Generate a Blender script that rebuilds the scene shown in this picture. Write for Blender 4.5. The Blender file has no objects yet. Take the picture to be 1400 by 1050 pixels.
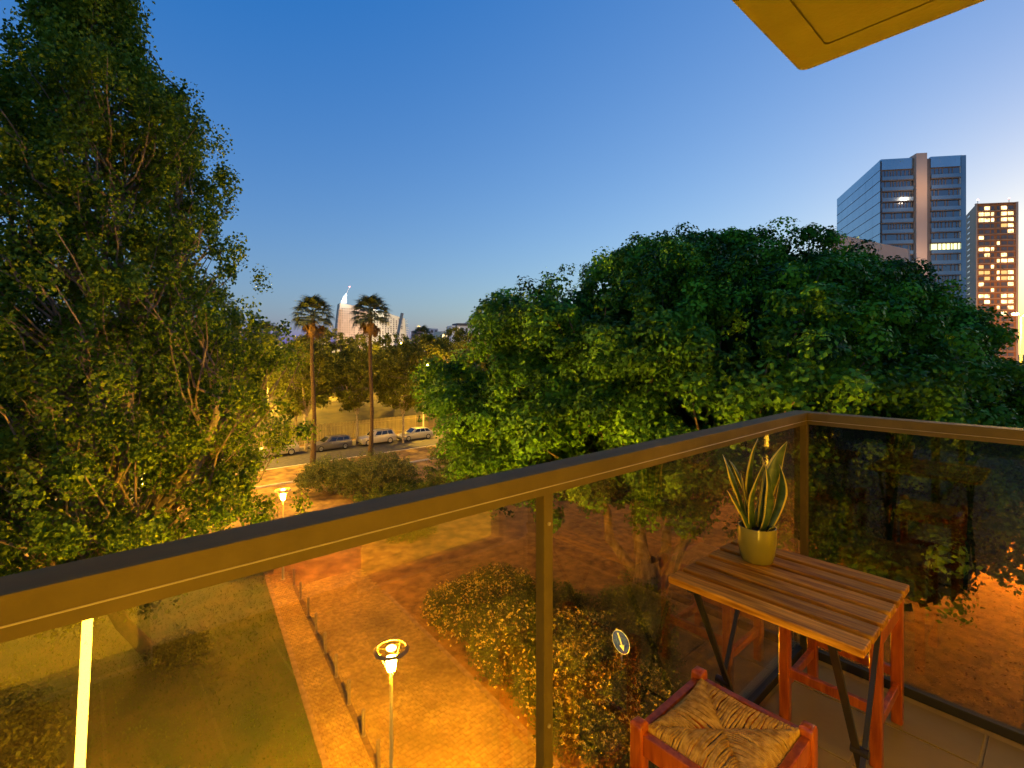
import bpy, bmesh, math, random
import numpy as np
from mathutils import Vector, Matrix

# ------------------------------------------------------------------ camera, sky, exposure
sc = bpy.context.scene
COL = sc.collection
CAM_Z = 11.0                     # camera above the ground
BZ = 9.63                        # balcony floor above the ground
FX, FY = 0.660, 0.751            # viewing direction on the ground plane
YAW = math.atan2(FY, FX)
cam_d = bpy.data.cameras.new('camera')
cam = bpy.data.objects.new('camera', cam_d)
COL.objects.link(cam)
cam.location = (0, 0, CAM_Z)
cam.rotation_euler = (math.pi / 2, 0, YAW - math.pi / 2)
cam_d.sensor_width = 36.0
cam_d.lens = 672 / 1400 * 36
cam_d.shift_y = -43 / 1400
cam_d.clip_start = 0.02
cam_d.clip_end = 6000
sc.camera = cam

SUN_EL, SUN_AZ = math.radians(1.0), YAW - math.radians(55)
world = bpy.data.worlds.new('World')
sc.world = world
world.use_nodes = True
wn, wl = world.node_tree.nodes, world.node_tree.links
bg = wn['Background']
sky = wn.new('ShaderNodeTexSky')
sky.sky_type = 'NISHITA'
sky.sun_disc = False
sky.sun_elevation = SUN_EL
sky.sun_rotation = math.pi / 2 - SUN_AZ
sky.dust_density = 1.0
sky.ozone_density = 1.0
sep = wn.new('ShaderNodeSeparateXYZ'); comb = wn.new('ShaderNodeCombineXYZ')
wl.new(sky.outputs[0], sep.inputs[0])
# tone response of the long dusk exposure, one curve per channel: gain * (sky + offset) ** power
for ch, (off, power, gain, low) in enumerate(((-.26, .83, .28, .004), (-.05, .85, .41, .01), (.739, 1.0, .435, .40))):
    m1 = wn.new('ShaderNodeMath'); m1.operation = 'ADD'; m1.inputs[1].default_value = off
    m2 = wn.new('ShaderNodeMath'); m2.operation = 'MAXIMUM'; m2.inputs[1].default_value = .001
    m3 = wn.new('ShaderNodeMath'); m3.operation = 'POWER'; m3.inputs[1].default_value = power
    m4 = wn.new('ShaderNodeMath'); m4.operation = 'MULTIPLY'; m4.inputs[1].default_value = gain
    m5 = wn.new('ShaderNodeMath'); m5.operation = 'MAXIMUM'; m5.inputs[1].default_value = low
    wl.new(sep.outputs[ch], m1.inputs[0])
    for p_, q_ in ((m1, m2), (m2, m3), (m3, m4), (m4, m5)): wl.new(p_.outputs[0], q_.inputs[0])
    wl.new(m5.outputs[0], comb.inputs[ch])
wl.new(comb.outputs[0], bg.inputs[0])
bg.inputs[1].default_value = 0.125
sc.view_settings.view_transform = 'Standard'
sc.view_settings.look = 'None'
sc.view_settings.gamma = 1.0
sc.view_settings.exposure = 3.0                          # long exposure at dusk
sun_d = bpy.data.lights.new('sun', 'SUN')
sun_d.energy = 0.06
sun_d.angle = math.radians(35)
sun_d.color = (1, .9, .8)
sun = bpy.data.objects.new('sun', sun_d)
COL.objects.link(sun)
sun.rotation_euler = Vector((-math.cos(SUN_AZ), -math.sin(SUN_AZ), -.12)).to_track_quat('-Z', 'Y').to_euler()
sc.cycles.use_denoising = True
sc.cycles.adaptive_threshold = .02
sc.cycles.sample_clamp_indirect = 1.5
sc.cycles.max_bounces = 5
sc.cycles.diffuse_bounces = 2
sc.cycles.glossy_bounces = 4
sc.cycles.transparent_max_bounces = 16
sc.cycles.caustics_reflective = False
sc.cycles.caustics_refractive = False

SODIUM = (1.0, 0.38, 0.012)
GOLD = (1.0, 0.53, 0.04)

# ------------------------------------------------------------------ helpers
rnd = random.Random(7)
rng = np.random.default_rng(11)


def W(a, t, z=0.0):
    """metres to the right of / ahead of the balcony viewpoint -> world"""
    return Vector((a * FY + t * FX, -a * FX + t * FY, z))


def G(px, py, z=0.0):
    t = (CAM_Z - z) * 672 / (py - 482)
    return W((px - 700) / 672 * t, t, z)


def D(px, py, t):
    return W((px - 700) / 672 * t, t, CAM_Z - (py - 482) / 672 * t)


def tag(o, label=None, cat=None, group=None, kind=None):
    if label: o['label'] = label
    if cat: o['category'] = cat
    if group: o['group'] = group
    if kind: o['kind'] = kind
    return o


def empty(name, loc=(0, 0, 0), rz=0.0, parent=None):
    o = bpy.data.objects.new(name, None)
    o.empty_display_size = .2
    COL.objects.link(o)
    o.location = loc
    o.rotation_euler = (0, 0, rz)
    o.parent = parent
    return o


def link(name, me, parent=None, loc=(0, 0, 0), rot=(0, 0, 0), scale=(1, 1, 1)):
    o = bpy.data.objects.new(name, me)
    COL.objects.link(o)
    o.parent = parent
    o.location = loc
    o.rotation_euler = rot
    o.scale = scale
    return o


def copy_tree(o, parent=None):
    c = o.copy()
    COL.objects.link(c)
    c.parent = parent
    for ch in list(o.children):
        copy_tree(ch, c)
    return c


class MB:
    def __init__(self):
        self.v, self.f, self.mi = [], [], []

    def add(self, verts, faces, mi=0):
        b = len(self.v)
        self.v += [tuple(p) for p in verts]
        self.f += [tuple(i + b for i in q) for q in faces]
        self.mi += [mi] * len(faces)
        return self

    def box(self, x0, x1, y0, y1, z0, z1, mi=0):
        vs = [(x, y, z) for x in (x0, x1) for y in (y0, y1) for z in (z0, z1)]
        return self.add(vs, [(0, 1, 3, 2), (4, 6, 7, 5), (0, 4, 5, 1), (2, 3, 7, 6), (0, 2, 6, 4), (1, 5, 7, 3)], mi)

    def bar(self, p0, p1, w, h, up=(0, 0, 1), mi=0):
        p0, p1 = Vector(p0), Vector(p1)
        d = (p1 - p0).normalized()
        u = Vector(up)
        if abs(d.dot(u)) > .98:
            u = Vector((1, 0, 0))
        s = d.cross(u).normalized()
        u = s.cross(d).normalized()
        vs = []
        for p in (p0, p1):
            for i, j in ((-1, -1), (1, -1), (1, 1), (-1, 1)):
                vs.append(p + s * (i * w / 2) + u * (j * h / 2))
        return self.add(vs, [(3, 2, 1, 0), (4, 5, 6, 7), (0, 1, 5, 4), (1, 2, 6, 5), (2, 3, 7, 6), (3, 0, 4, 7)], mi)

    def tube(self, pts, rad, n=8, cap=True, mi=0):
        pts = [Vector(p) for p in pts]
        if not hasattr(rad, '__len__'):
            rad = [rad] * len(pts)
        b, vs, fs = 0, [], []
        u = None
        for i, p in enumerate(pts):
            d = (pts[min(i + 1, len(pts) - 1)] - pts[max(i - 1, 0)])
            if d.length < 1e-9: d = Vector((0, 0, 1))
            d.normalize()
            if u is None:
                u = d.orthogonal().normalized()
            else:
                u = u - d * u.dot(d)
                u = u.normalized() if u.length > 1e-6 else d.orthogonal().normalized()
            w = d.cross(u)
            for k in range(n):
                a = 2 * math.pi * k / n
                vs.append(p + (u * math.cos(a) + w * math.sin(a)) * rad[i])
        for i in range(len(pts) - 1):
            for k in range(n):
                k2 = (k + 1) % n
                fs.append((i * n + k, i * n + k2, (i + 1) * n + k2, (i + 1) * n + k))
        if cap:
            fs.append(tuple(range(n - 1, -1, -1)))
            fs.append(tuple((len(pts) - 1) * n + k for k in range(n)))
        return self.add(vs, fs, mi)

    def lathe(self, prof, n=24, c=(0, 0, 0), mi=0):
        vs, fs = [], []
        for r, z in prof:
            for k in range(n):
                a = 2 * math.pi * k / n
                vs.append((c[0] + r * math.cos(a), c[1] + r * math.sin(a), c[2] + z))
        for i in range(len(prof) - 1):
            for k in range(n):
                k2 = (k + 1) % n
                fs.append((i * n + k, i * n + k2, (i + 1) * n + k2, (i + 1) * n + k))
        return self.add(vs, fs, mi)

    def poly(self, pts, mi=0):
        return self.add(pts, [tuple(range(len(pts)))], mi)

    def prism(self, pts, z0, z1, mi=0):
        n = len(pts)
        vs = [(p[0], p[1], z0) for p in pts] + [(p[0], p[1], z1) for p in pts]
        fs = [tuple(range(n - 1, -1, -1)), tuple(range(n, 2 * n))]
        fs += [(i, (i + 1) % n, n + (i + 1) % n, n + i) for i in range(n)]
        return self.add(vs, fs, mi)

    def mesh(self, name, mats, smooth=False, bevel=0.0, segs=2):
        me = bpy.data.meshes.new(name)
        me.from_pydata(self.v, [], self.f)
        if not isinstance(mats, (list, tuple)): mats = [mats]
        for m in mats: me.materials.append(m)
        me.polygons.foreach_set('material_index', self.mi)
        if bevel:
            bm = bmesh.new(); bm.from_mesh(me)
            bmesh.ops.bevel(bm, geom=bm.edges[:], offset=bevel, segments=segs, affect='EDGES', profile=.5)
            bm.to_mesh(me); bm.free()
        if smooth:
            me.polygons.foreach_set('use_smooth', [True] * len(me.polygons))
            try: me.set_sharp_from_angle(angle=math.radians(40))
            except Exception: pass
        me.update()
        return me

    def build(self, name, mats, parent=None, smooth=False, bevel=0.0, segs=2, **k):
        return link(name, self.mesh(name, mats, smooth, bevel, segs), parent, **k)


# ------------------------------------------------------------------ materials
def mk(name, c1, c2=None, scale=4.0, rough=.6, bump=0.0, bscale=None, spec=.4, metal=0.0, stretch=None,
       detail=5.0, coat=0.0, emis=None, estr=0.0, thresh=(.35, .65), world=False, stain_shade=None):
    m = bpy.data.materials.new(name); m.use_nodes = True
    nt = m.node_tree; n, l = nt.nodes, nt.links
    p = n['Principled BSDF']
    p.inputs['Roughness'].default_value = rough
    p.inputs['Specular IOR Level'].default_value = spec
    p.inputs['Metallic'].default_value = metal
    p.inputs['Coat Weight'].default_value = coat
    p.inputs['Base Color'].default_value = (*c1, 1)
    if c2 is not None or bump:
        tc = n.new('ShaderNodeTexCoord'); mp = n.new('ShaderNodeMapping')
        if world:
            gw = n.new('ShaderNodeNewGeometry'); l.new(gw.outputs['Position'], mp.inputs[0])
        else:
            l.new(tc.outputs['Object'], mp.inputs[0])
        if stretch: mp.inputs['Scale'].default_value = stretch
    if c2 is not None:
        no = n.new('ShaderNodeTexNoise'); no.inputs['Scale'].default_value = scale; no.inputs['Detail'].default_value = detail
        l.new(mp.outputs[0], no.inputs['Vector'])
        cr = n.new('ShaderNodeValToRGB')
        cr.color_ramp.elements[0].position, cr.color_ramp.elements[1].position = thresh
        cr.color_ramp.elements[0].color, cr.color_ramp.elements[1].color = (*c1, 1), (*c2, 1)
        l.new(no.outputs[0], cr.inputs[0]); l.new(cr.outputs[0], p.inputs['Base Color'])
        if stain_shade:      # worn and dirty patches, on setts painted tree shade: scale, darkest factor
            ns = n.new('ShaderNodeTexNoise'); ns.inputs['Scale'].default_value = stain_shade[0]; ns.inputs['Detail'].default_value = 7
            ns.inputs['Roughness'].default_value = .65
            l.new(mp.outputs[0], ns.inputs['Vector'])
            mr = n.new('ShaderNodeMapRange'); mr.inputs[1].default_value = .36; mr.inputs[2].default_value = .62
            mr.inputs[3].default_value = stain_shade[1]; mr.inputs[4].default_value = 1.0
            l.new(ns.outputs[0], mr.inputs[0])
            mm = n.new('ShaderNodeVectorMath'); mm.operation = 'SCALE'
            l.new(cr.outputs[0], mm.inputs[0]); l.new(mr.outputs[0], mm.inputs['Scale'])
            l.new(mm.outputs[0], p.inputs['Base Color'])
    if bump:
        nb = n.new('ShaderNodeTexNoise'); nb.inputs['Scale'].default_value = bscale or scale * 4; nb.inputs['Detail'].default_value = 6
        l.new(mp.outputs[0], nb.inputs['Vector'])
        bp = n.new('ShaderNodeBump'); bp.inputs['Strength'].default_value = bump; bp.inputs['Distance'].default_value = .02
        l.new(nb.outputs[0], bp.inputs['Height']); l.new(bp.outputs[0], p.inputs['Normal'])
    if emis is not None:
        p.inputs['Emission Color'].default_value = (*emis, 1); p.inputs['Emission Strength'].default_value = estr
    return m


def mk_emit(name, c, s):
    m = bpy.data.materials.new(name); m.use_nodes = True
    n, l = m.node_tree.nodes, m.node_tree.links
    n.remove(n['Principled BSDF'])
    e = n.new('ShaderNodeEmission'); e.inputs[0].default_value = (*c, 1); e.inputs[1].default_value = s
    l.new(e.outputs[0], n['Material Output'].inputs[0])
    return m


def mk_leaf(name, dark, mid, light, trans=.25, rough=.5):
    """leaf colour varies per leaf and per shoot (age of the leaf; shade painted on inner ficus leaves)"""
    m = bpy.data.materials.new(name); m.use_nodes = True
    n, l = m.node_tree.nodes, m.node_tree.links
    p = n['Principled BSDF']
    at = n.new('ShaderNodeAttribute'); at.attribute_name = 'tint'
    cr = n.new('ShaderNodeValToRGB')
    cr.color_ramp.elements[0].color = (*dark, 1)
    cr.color_ramp.elements[1].color = (*light, 1)
    e = cr.color_ramp.elements.new(.5); e.color = (*mid, 1)
    l.new(at.outputs['Fac'], cr.inputs[0]); l.new(cr.outputs[0], p.inputs['Base Color'])
    p.inputs['Roughness'].default_value = rough
    p.inputs['Specular IOR Level'].default_value = .12
    t = n.new('ShaderNodeBsdfTranslucent'); l.new(cr.outputs[0], t.inputs[0])
    mx = n.new('ShaderNodeMixShader'); mx.inputs[0].default_value = trans
    l.new(p.outputs[0], mx.inputs[1]); l.new(t.outputs[0], mx.inputs[2])
    l.new(mx.outputs[0], n['Material Output'].inputs[0])
    return m


def mk_pane(name, tint, refl=1.0, dust=0.0):
    """architectural pane: tinted straight transmission plus fresnel mirror, a little dust"""
    m = bpy.data.materials.new(name); m.use_nodes = True
    n, l = m.node_tree.nodes, m.node_tree.links
    n.remove(n['Principled BSDF'])
    tr = n.new('ShaderNodeBsdfTransparent'); tr.inputs[0].default_value = (*tint, 1)
    gl = n.new('ShaderNodeBsdfGlossy'); gl.inputs['Roughness'].default_value = 0.0
    ge = n.new('ShaderNodeNewGeometry')
    dt = n.new('ShaderNodeVectorMath'); dt.operation = 'DOT_PRODUCT'
    l.new(ge.outputs['Normal'], dt.inputs[0]); l.new(ge.outputs['Incoming'], dt.inputs[1])
    ab = n.new('ShaderNodeMath'); ab.operation = 'ABSOLUTE'; l.new(dt.outputs['Value'], ab.inputs[0])
    om = n.new('ShaderNodeMath'); om.operation = 'SUBTRACT'; om.inputs[0].default_value = 1.0; l.new(ab.outputs[0], om.inputs[1])
    pw = n.new('ShaderNodeMath'); pw.operation = 'POWER'; pw.inputs[1].default_value = 5.0; l.new(om.outputs[0], pw.inputs[0])
    fr = n.new('ShaderNodeMath'); fr.operation = 'MULTIPLY_ADD'; fr.inputs[1].default_value = .96; fr.inputs[2].default_value = .04; l.new(pw.outputs[0], fr.inputs[0])
    mu = n.new('ShaderNodeMath'); mu.operation = 'MULTIPLY'; mu.inputs[1].default_value = refl; mu.use_clamp = True
    mx = n.new('ShaderNodeMixShader')
    l.new(fr.outputs[0], mu.inputs[0]); l.new(mu.outputs[0], mx.inputs[0])
    l.new(tr.outputs[0], mx.inputs[1]); l.new(gl.outputs[0], mx.inputs[2])
    out = mx
    if dust:
        tc = n.new('ShaderNodeTexCoord')
        vo = n.new('ShaderNodeTexVoronoi'); vo.inputs['Scale'].default_value = 70
        l.new(tc.outputs['Object'], vo.inputs['Vector'])
        no = n.new('ShaderNodeTexNoise'); no.inputs['Scale'].default_value = 7
        l.new(tc.outputs['Object'], no.inputs['Vector'])
        a = n.new('ShaderNodeMapRange'); a.inputs[1].default_value = .13; a.inputs[2].default_value = .05; a.inputs[3].default_value = 0; a.inputs[4].default_value = 1
        l.new(vo.outputs['Distance'], a.inputs[0])
        b = n.new('ShaderNodeMapRange'); b.inputs[1].default_value = .5; b.inputs[2].default_value = .72; b.inputs[3].default_value = 0; b.inputs[4].default_value = dust
        l.new(no.outputs[0], b.inputs[0])
        c = n.new('ShaderNodeMath'); c.operation = 'MULTIPLY'; l.new(a.outputs[0], c.inputs[0]); l.new(b.outputs[0], c.inputs[1])
        df = n.new('ShaderNodeBsdfDiffuse'); df.inputs[0].default_value = (.55, .5, .42, 1)
        m2 = n.new('ShaderNodeMixShader')
        l.new(c.outputs[0], m2.inputs[0]); l.new(mx.outputs[0], m2.inputs[1]); l.new(df.outputs[0], m2.inputs[2])
        out = m2
    l.new(out.outputs[0], n['Material Output'].inputs[0])
    return m


M = {}
M['rail'] = mk('rail_paint', (.140, .106, .032), (.162, .122, .038), 3, .62, .05, 220, .06, stain_shade=(9, .82))
M['bead'] = mk('seam_highlight_bead', (.42, .36, .20), None, rough=.35)  # pale colour paints the highlight along the rail seam; screws share it
M['rail_dark'] = mk('rail_dark_gasket', (.025, .024, .022), None, rough=.5)
M['pane'] = mk_pane('tinted_pane', (.82, .75, .64), 2.1, .45)
M['pane_dark'] = mk_pane('bronze_pane', (.71, .62, .48), 1.9, .12)
M['door_pane'] = mk_pane('door_pane', (.92, .92, .9), 1.0)
M['tile'] = mk('floor_tile', (.30, .225, .075), (.37, .28, .10), 3.5, .4, .05, 40, .25)
M['grout'] = mk('grout', (.50, .40, .18), (.42, .33, .15), 20, .9)
M['slab'] = mk('slab_paint', (.15, .135, .027), (.185, .166, .037), 2.2, .85, .25, 60, stain_shade=(1.3, .8))
M['wall'] = mk('wall_render', (.50, .44, .34), (.58, .52, .41), 3, .9, .2, 90)
M['alu'] = mk('door_aluminium', (.30, .29, .27), None, rough=.35, metal=.6)
M['curtain'] = mk('dark_curtain', (.10, .08, .06), (.07, .055, .04), 3, .95)
M['acacia'] = mk('acacia_wood', (.22, .085, .005), (.64, .33, .03), 3.0, .55, .15, 9, .12, stretch=(22, 1.6, 22), detail=7)
nt_ = M['acacia'].node_tree                      # every slat is cut from a different board
oi_ = nt_.nodes.new('ShaderNodeObjectInfo'); mr_ = nt_.nodes.new('ShaderNodeMapRange'); sc_ = nt_.nodes.new('ShaderNodeVectorMath'); sc_.operation = 'SCALE'
mr_.inputs[3].default_value = .62; mr_.inputs[4].default_value = 1.25
src_ = nt_.nodes['Principled BSDF'].inputs['Base Color'].links[0].from_socket
nt_.links.new(oi_.outputs['Random'], mr_.inputs[0]); nt_.links.new(src_, sc_.inputs[0]); nt_.links.new(mr_.outputs[0], sc_.inputs['Scale'])
nt_.links.new(sc_.outputs[0], nt_.nodes['Principled BSDF'].inputs['Base Color'])
M['red_wood'] = mk('red_stained_wood', (.30, .052, .006), (.52, .125, .012), 5, .3, .05, 20, .5, stretch=(12, 12, 1.6), coat=.25)
M['rush'] = mk('rush_cord', (.46, .26, .05), (.78, .54, .15), 60, .7, .2, 160)
M['black_metal'] = mk('black_steel', (.018, .017, .016), None, rough=.35, spec=.5)
M['pot'] = mk('glazed_pot', (.25, .225, .035), (.29, .26, .045), 2, .22, 0, None, .5, coat=.3)
M['soil'] = mk('soil', (.03, .02, .012), (.06, .04, .025), 60, .95, .8, 90)
M['leaf_green'] = mk('sansevieria_green', (.022, .06, .018), (.075, .13, .04), 26, .35, .05, 60, .45, stretch=(1, 1, 2.6))
M['leaf_margin'] = mk('sansevieria_margin', (.52, .43, .05), (.60, .50, .09), 20, .4)
M['asphalt'] = mk('asphalt', (.045, .042, .04), (.075, .07, .065), 2.5, .85, .5, 60)
M['dirt'] = mk('plaza_dirt', (.15, .08, .018), (.32, .19, .045), 1.2, .95, .8, 9, stain_shade=(.3, .5))
M['lawn'] = mk('lawn_soil', (.035, .070, .005), (.09, .095, .010), .9, .95, .9, 14, detail=8)
M['sett'] = mk('paving_sett', (.27, .185, .045), (.41, .295, .075), 5.5, .8, .35, 70, detail=1, world=True, stain_shade=(.45, .45))  # large dark patches paint broken tree shade into the setts
M['sett_path'] = mk('path_sett', (.28, .19, .048), (.42, .30, .078), 7, .8, .35, 70, detail=1, world=True, stain_shade=(.55, .5))  # tree shade painted in here too, as dark patches
M['joint'] = mk('paving_joint', (.10, .065, .025), (.15, .10, .04), 6, .95)
M['kerb'] = mk('kerb_stone', (.36, .32, .27), (.46, .42, .36), 4, .85, .3, 40)
M['kerb_worn'] = mk('worn_edging', (.16, .11, .05), (.30, .21, .10), 3, .9, .5, 30)
M['litter'] = mk('litter_ground', (.11, .058, .010), (.29, .16, .03), 2.2, .95, .9, 18, detail=9)
M['bark'] = mk('bark', (.10, .075, .05), (.24, .19, .135), 5, .9, .8, 26, stretch=(1, 1, .35))
M['bark_pale'] = mk('pale_bark', (.17, .14, .095), (.33, .275, .19), 4, .85, .5, 18)
M['moss'] = mk('mossy_bark', (.03, .045, .012), (.10, .075, .04), 3, .95, 1.0, 14)
M['palm_bark'] = mk('palm_bark', (.045, .027, .012), (.10, .062, .027), 7, .95, 1.0, 22, stretch=(1, 1, 4))
M['ficus_leaf'] = mk_leaf('ficus_leaf', (.015, .050, .003), (.066, .180, .007), (.19, .41, .016), .12, .5)
M['poplar_leaf'] = mk_leaf('tall_tree_leaf', (.030, .070, .004), (.090, .165, .008), (.22, .29, .016), .32, .55)
M['plane_leaf'] = mk_leaf('plane_leaf', (.07, .085, .010), (.14, .16, .018), (.24, .25, .03), .35, .6)
M['shrub_leaf'] = mk_leaf('shrub_leaf', (.035, .06, .006), (.085, .12, .012), (.16, .19, .02), .25, .55)
M['hedge_leaf'] = mk_leaf('hedge_leaf', (.05, .065, .018), (.10, .12, .03), (.18, .19, .05), .25, .6)
M['petal'] = mk_leaf('petal', (.52, .28, .025), (.66, .48, .07), (.74, .64, .18), .2, .7)
M['grass_blade'] = mk_leaf('grass_blade', (.035, .085, .004), (.085, .155, .008), (.16, .20, .02), .2, .7)
M['dry_leaf'] = mk_leaf('dry_leaf', (.10, .05, .02), (.24, .14, .06), (.42, .29, .15), .1, .8)
M['frond'] = mk('palm_frond', (.035, .055, .018), (.07, .09, .03), 3, .5)
M['dead_frond'] = mk('dead_frond', (.10, .058, .02), (.19, .115, .04), 6, .9)
M['galv'] = mk('lamp_post_paint', (.33, .36, .28), (.38, .41, .33), 3, .5, metal=.2)
M['lamp_ring'] = mk('lamp_ring_paint', (.30, .22, .11), None, rough=.4)
M['dark_steel'] = mk('dark_steel', (.05, .048, .045), None, rough=.45)
M['bollard'] = mk('bollard_paint', (.15, .13, .10), (.22, .19, .15), 8, .6)
M['fence'] = mk('fence_paint', (.20, .165, .09), (.27, .22, .12), 5, .7)
M['glow_sodium'] = mk_emit('sodium_lamp_glass', (1.0, .49, .01), 2300)
M['glow_path'] = mk_emit('path_lamp_glass', (1.0, .33, .006), 900)
M['glow_side'] = mk_emit('side_lamp_glass', (1.0, .40, .008), 6000)
M['glow_gold'] = mk_emit('plaza_lamp_glass', GOLD, 850)
M['glow_road'] = mk_emit('road_lamp_glass', GOLD, 2600)
M['tube_glow'] = mk_emit('lamp_tube', (1.0, .53, .03), 18)

# ------------------------------------------------------------------ the ground and roads
def sheet(name, pts, z, mat, kind='structure'):
    o = MB().poly([(p[0], p[1], z) for p in pts]).build(name, mat)
    return tag(o, kind=kind)


sheet('ground', [(-2500, -2500), (3500, -2500), (3500, 3500), (-2500, 3500)], 0.0, M['litter'])
# lawn left of the footpath
LAWN = [(-40, 3), (3.9, 3), (4.95, 12.97), (6.97, 26.35), (7.6, 31.5), (-40, 31.5)]
sheet('lawn', LAWN, .006, M['lawn'])
PLAZA = [(7.6, 31.5), (6.97, 26.3), (6.6, 24.0), (9.9, 24.0), (10.4, 20.5), (22, 20.5), (40, 30), (40, 43.6), (-40, 43.6), (-40, 31.5)]
sheet('plaza_path', PLAZA, .004, M['dirt'])
sheet('pavement', [(-60, 43.6), (90, 43.6), (90, 49.3), (-60, 49.3)], .10, M['dirt'])
sheet('road', [(-120, 49.5), (200, 49.5), (200, 58.6), (-120, 58.6)], .008, M['asphalt'])
sheet('side_road', [(46, -80), (58, -80), (58, 43), (46, 43)], .008, M['asphalt'])


def kerb(name, x0, x1, y, n):
    root = tag(empty(name, (0, 0, 0)), kind='structure')
    L = (x1 - x0) / n
    me = MB().box(-L / 2 + .006, L / 2 - .006, -.09, .09, 0, .13).mesh('kerb_stone', M['kerb'], bevel=.012)
    for i in range(n):
        link('kerb_stone', me, root, (x0 + (i + .5) * L, y, 0))
    return root


kerb('road_kerb', 4, 40, 49.4, 30)
kerb('plaza_kerb', 4, 40, 43.5, 30)
kerb('far_kerb', 8, 44, 58.7, 24)
# far bank rising behind the fence
bm_ = MB()
xs = np.linspace(-60, 120, 60); ys = np.linspace(60.6, 110, 14)
vs = []
for y in ys:
    for x in xs:
        h = 2.6 * min(1, max(0, (y - 60.6) / 16)) + .25 * math.sin(x * .35 + y * .2) * min(1, (y - 60.6) / 6)
        vs.append((x, y, h + .01))
fs = [(j * 60 + i, j * 60 + i + 1, (j + 1) * 60 + i + 1, (j + 1) * 60 + i) for j in range(13) for i in range(59)]
bm_.add(vs, fs)
tag(bm_.build('grass_bank', mk('bank_grass', (.028, .024, .004), (.075, .06, .010), .5, .95, .8, 6), smooth=True), kind='structure')

# ---- paving setts of the driveway and the footpath
def xl(y):  # grass edge
    return 4.95 + (y - 12.97) * (6.97 - 4.95) / (26.35 - 12.97)
def xb(y):  # bollard line
    return 5.91 + (y - 12.07) * (7.27 - 5.91) / (21.96 - 12.07)
def xr(y):  # shrub bed edge
    return 9.61 + (y - 9.85) * (10.34 - 9.61) / (19.19 - 9.85)


drive = tag(MB().poly([(xb(5), 5, .010), (xr(5), 5, .010), (xr(24), 24, .010), (xb(24), 24, .010)]).build('driveway', M['joint']), kind='structure')
path = tag(MB().poly([(xl(5), 5, .014), (xb(5), 5, .014), (xb(26), 26, .014), (xl(26), 26, .014)]).build('footpath', M['joint']), kind='structure')


def sett_field(parent, x_lo, x_hi, y0, y1, sx, sy, mat, n_single, base_z, wob):
    cells = []
    y = y0; row = 0
    while y < y1:
        a, b = x_lo(y) + sx * .3, x_hi(y) - sx * .1
        x = a + (sx * .5 if row % 2 else 0)
        while x < b:
            cells.append((x, y))
            x += sx
        y += sy; row += 1
    def sees(c):
        t = c[0] * FX + c[1] * FY
        a = c[0] * FY - c[1] * FX
        px, py = 700 + 672 * a / t, 482 + 672 * CAM_Z / t
        return t if (0 < px < 760 and py < 1058) else 1e3 + t
    cells.sort(key=sees)
    me = MB().box(-sx / 2 + .007, sx / 2 - .007, -sy / 2 + .007, sy / 2 - .007, 0, .02).mesh('paving_sett', mat, bevel=.006, segs=1)
    for x, y in cells[:n_single]:
        link('sett', me, parent, (x + rnd.uniform(-.004, .004), y + rnd.uniform(-.004, .004), base_z + rnd.uniform(-.003, .006)),
             (rnd.uniform(-wob, wob), rnd.uniform(-wob, wob), rnd.uniform(-.03, .03)))
    mb = MB()
    for x, y in cells[n_single:]:
        h = base_z + .02 + rnd.uniform(-.004, .005)
        a = rnd.uniform(-.03, .03); ca, sa = math.cos(a), math.sin(a)
        hx, hy = sx / 2 - .008, sy / 2 - .008
        t1, t2 = rnd.uniform(-.003, .003), rnd.uniform(-.003, .003)
        top = [(x + i * hx * ca - j * hy * sa, y + i * hx * sa + j * hy * ca, h + i * t1 + j * t2) for i, j in ((-1, -1), (1, -1), (1, 1), (-1, 1))]
        bot = [(p[0], p[1], base_z) for p in top]
        mb.add(top + bot, [(0, 1, 2, 3), (4, 5, 1, 0), (5, 6, 2, 1), (6, 7, 3, 2), (7, 4, 0, 3)])
    tag(mb.build('setts', mat, parent), kind='stuff')


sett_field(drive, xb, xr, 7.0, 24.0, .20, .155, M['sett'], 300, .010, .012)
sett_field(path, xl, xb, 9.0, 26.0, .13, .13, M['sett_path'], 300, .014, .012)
# edging stones along lawn and bed
for nm, fx, y0, y1 in (('lawn_edging', lambda y: xl(y) - .06, 9.5, 27), ('bed_edging', lambda y: xr(y) + .03, 8, 21), ('bollard_edging', lambda y: xb(y), 9, 24)):
    root = tag(empty(nm), kind='structure')
    n = int((y1 - y0) / .5)
    me = MB().box(-.085, .085, -.245, .245, -.02, .048).mesh('edging_stone', M['joint'] if nm == 'bollard_edging' else M['kerb_worn'], bevel=.008)
    for i in range(n):
        y = y0 + .5 * (i + .5)
        sl = math.atan2(fx(y + .2) - fx(y - .2), .4)
        link('edging_stone', me, root, (fx(y), y, rnd.uniform(-.01, .005)), (0, 0, -sl))

# ------------------------------------------------------------------ the balcony
XE, YE = 2.456, 0.784            # inner faces of the short and the long rail
RW, RH, RTOP = .068, .053, BZ + 1.10
GX, GY = XE + .034, YE + .034    # glass planes
XL = -4.2
WALL_Y = -1.05

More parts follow.
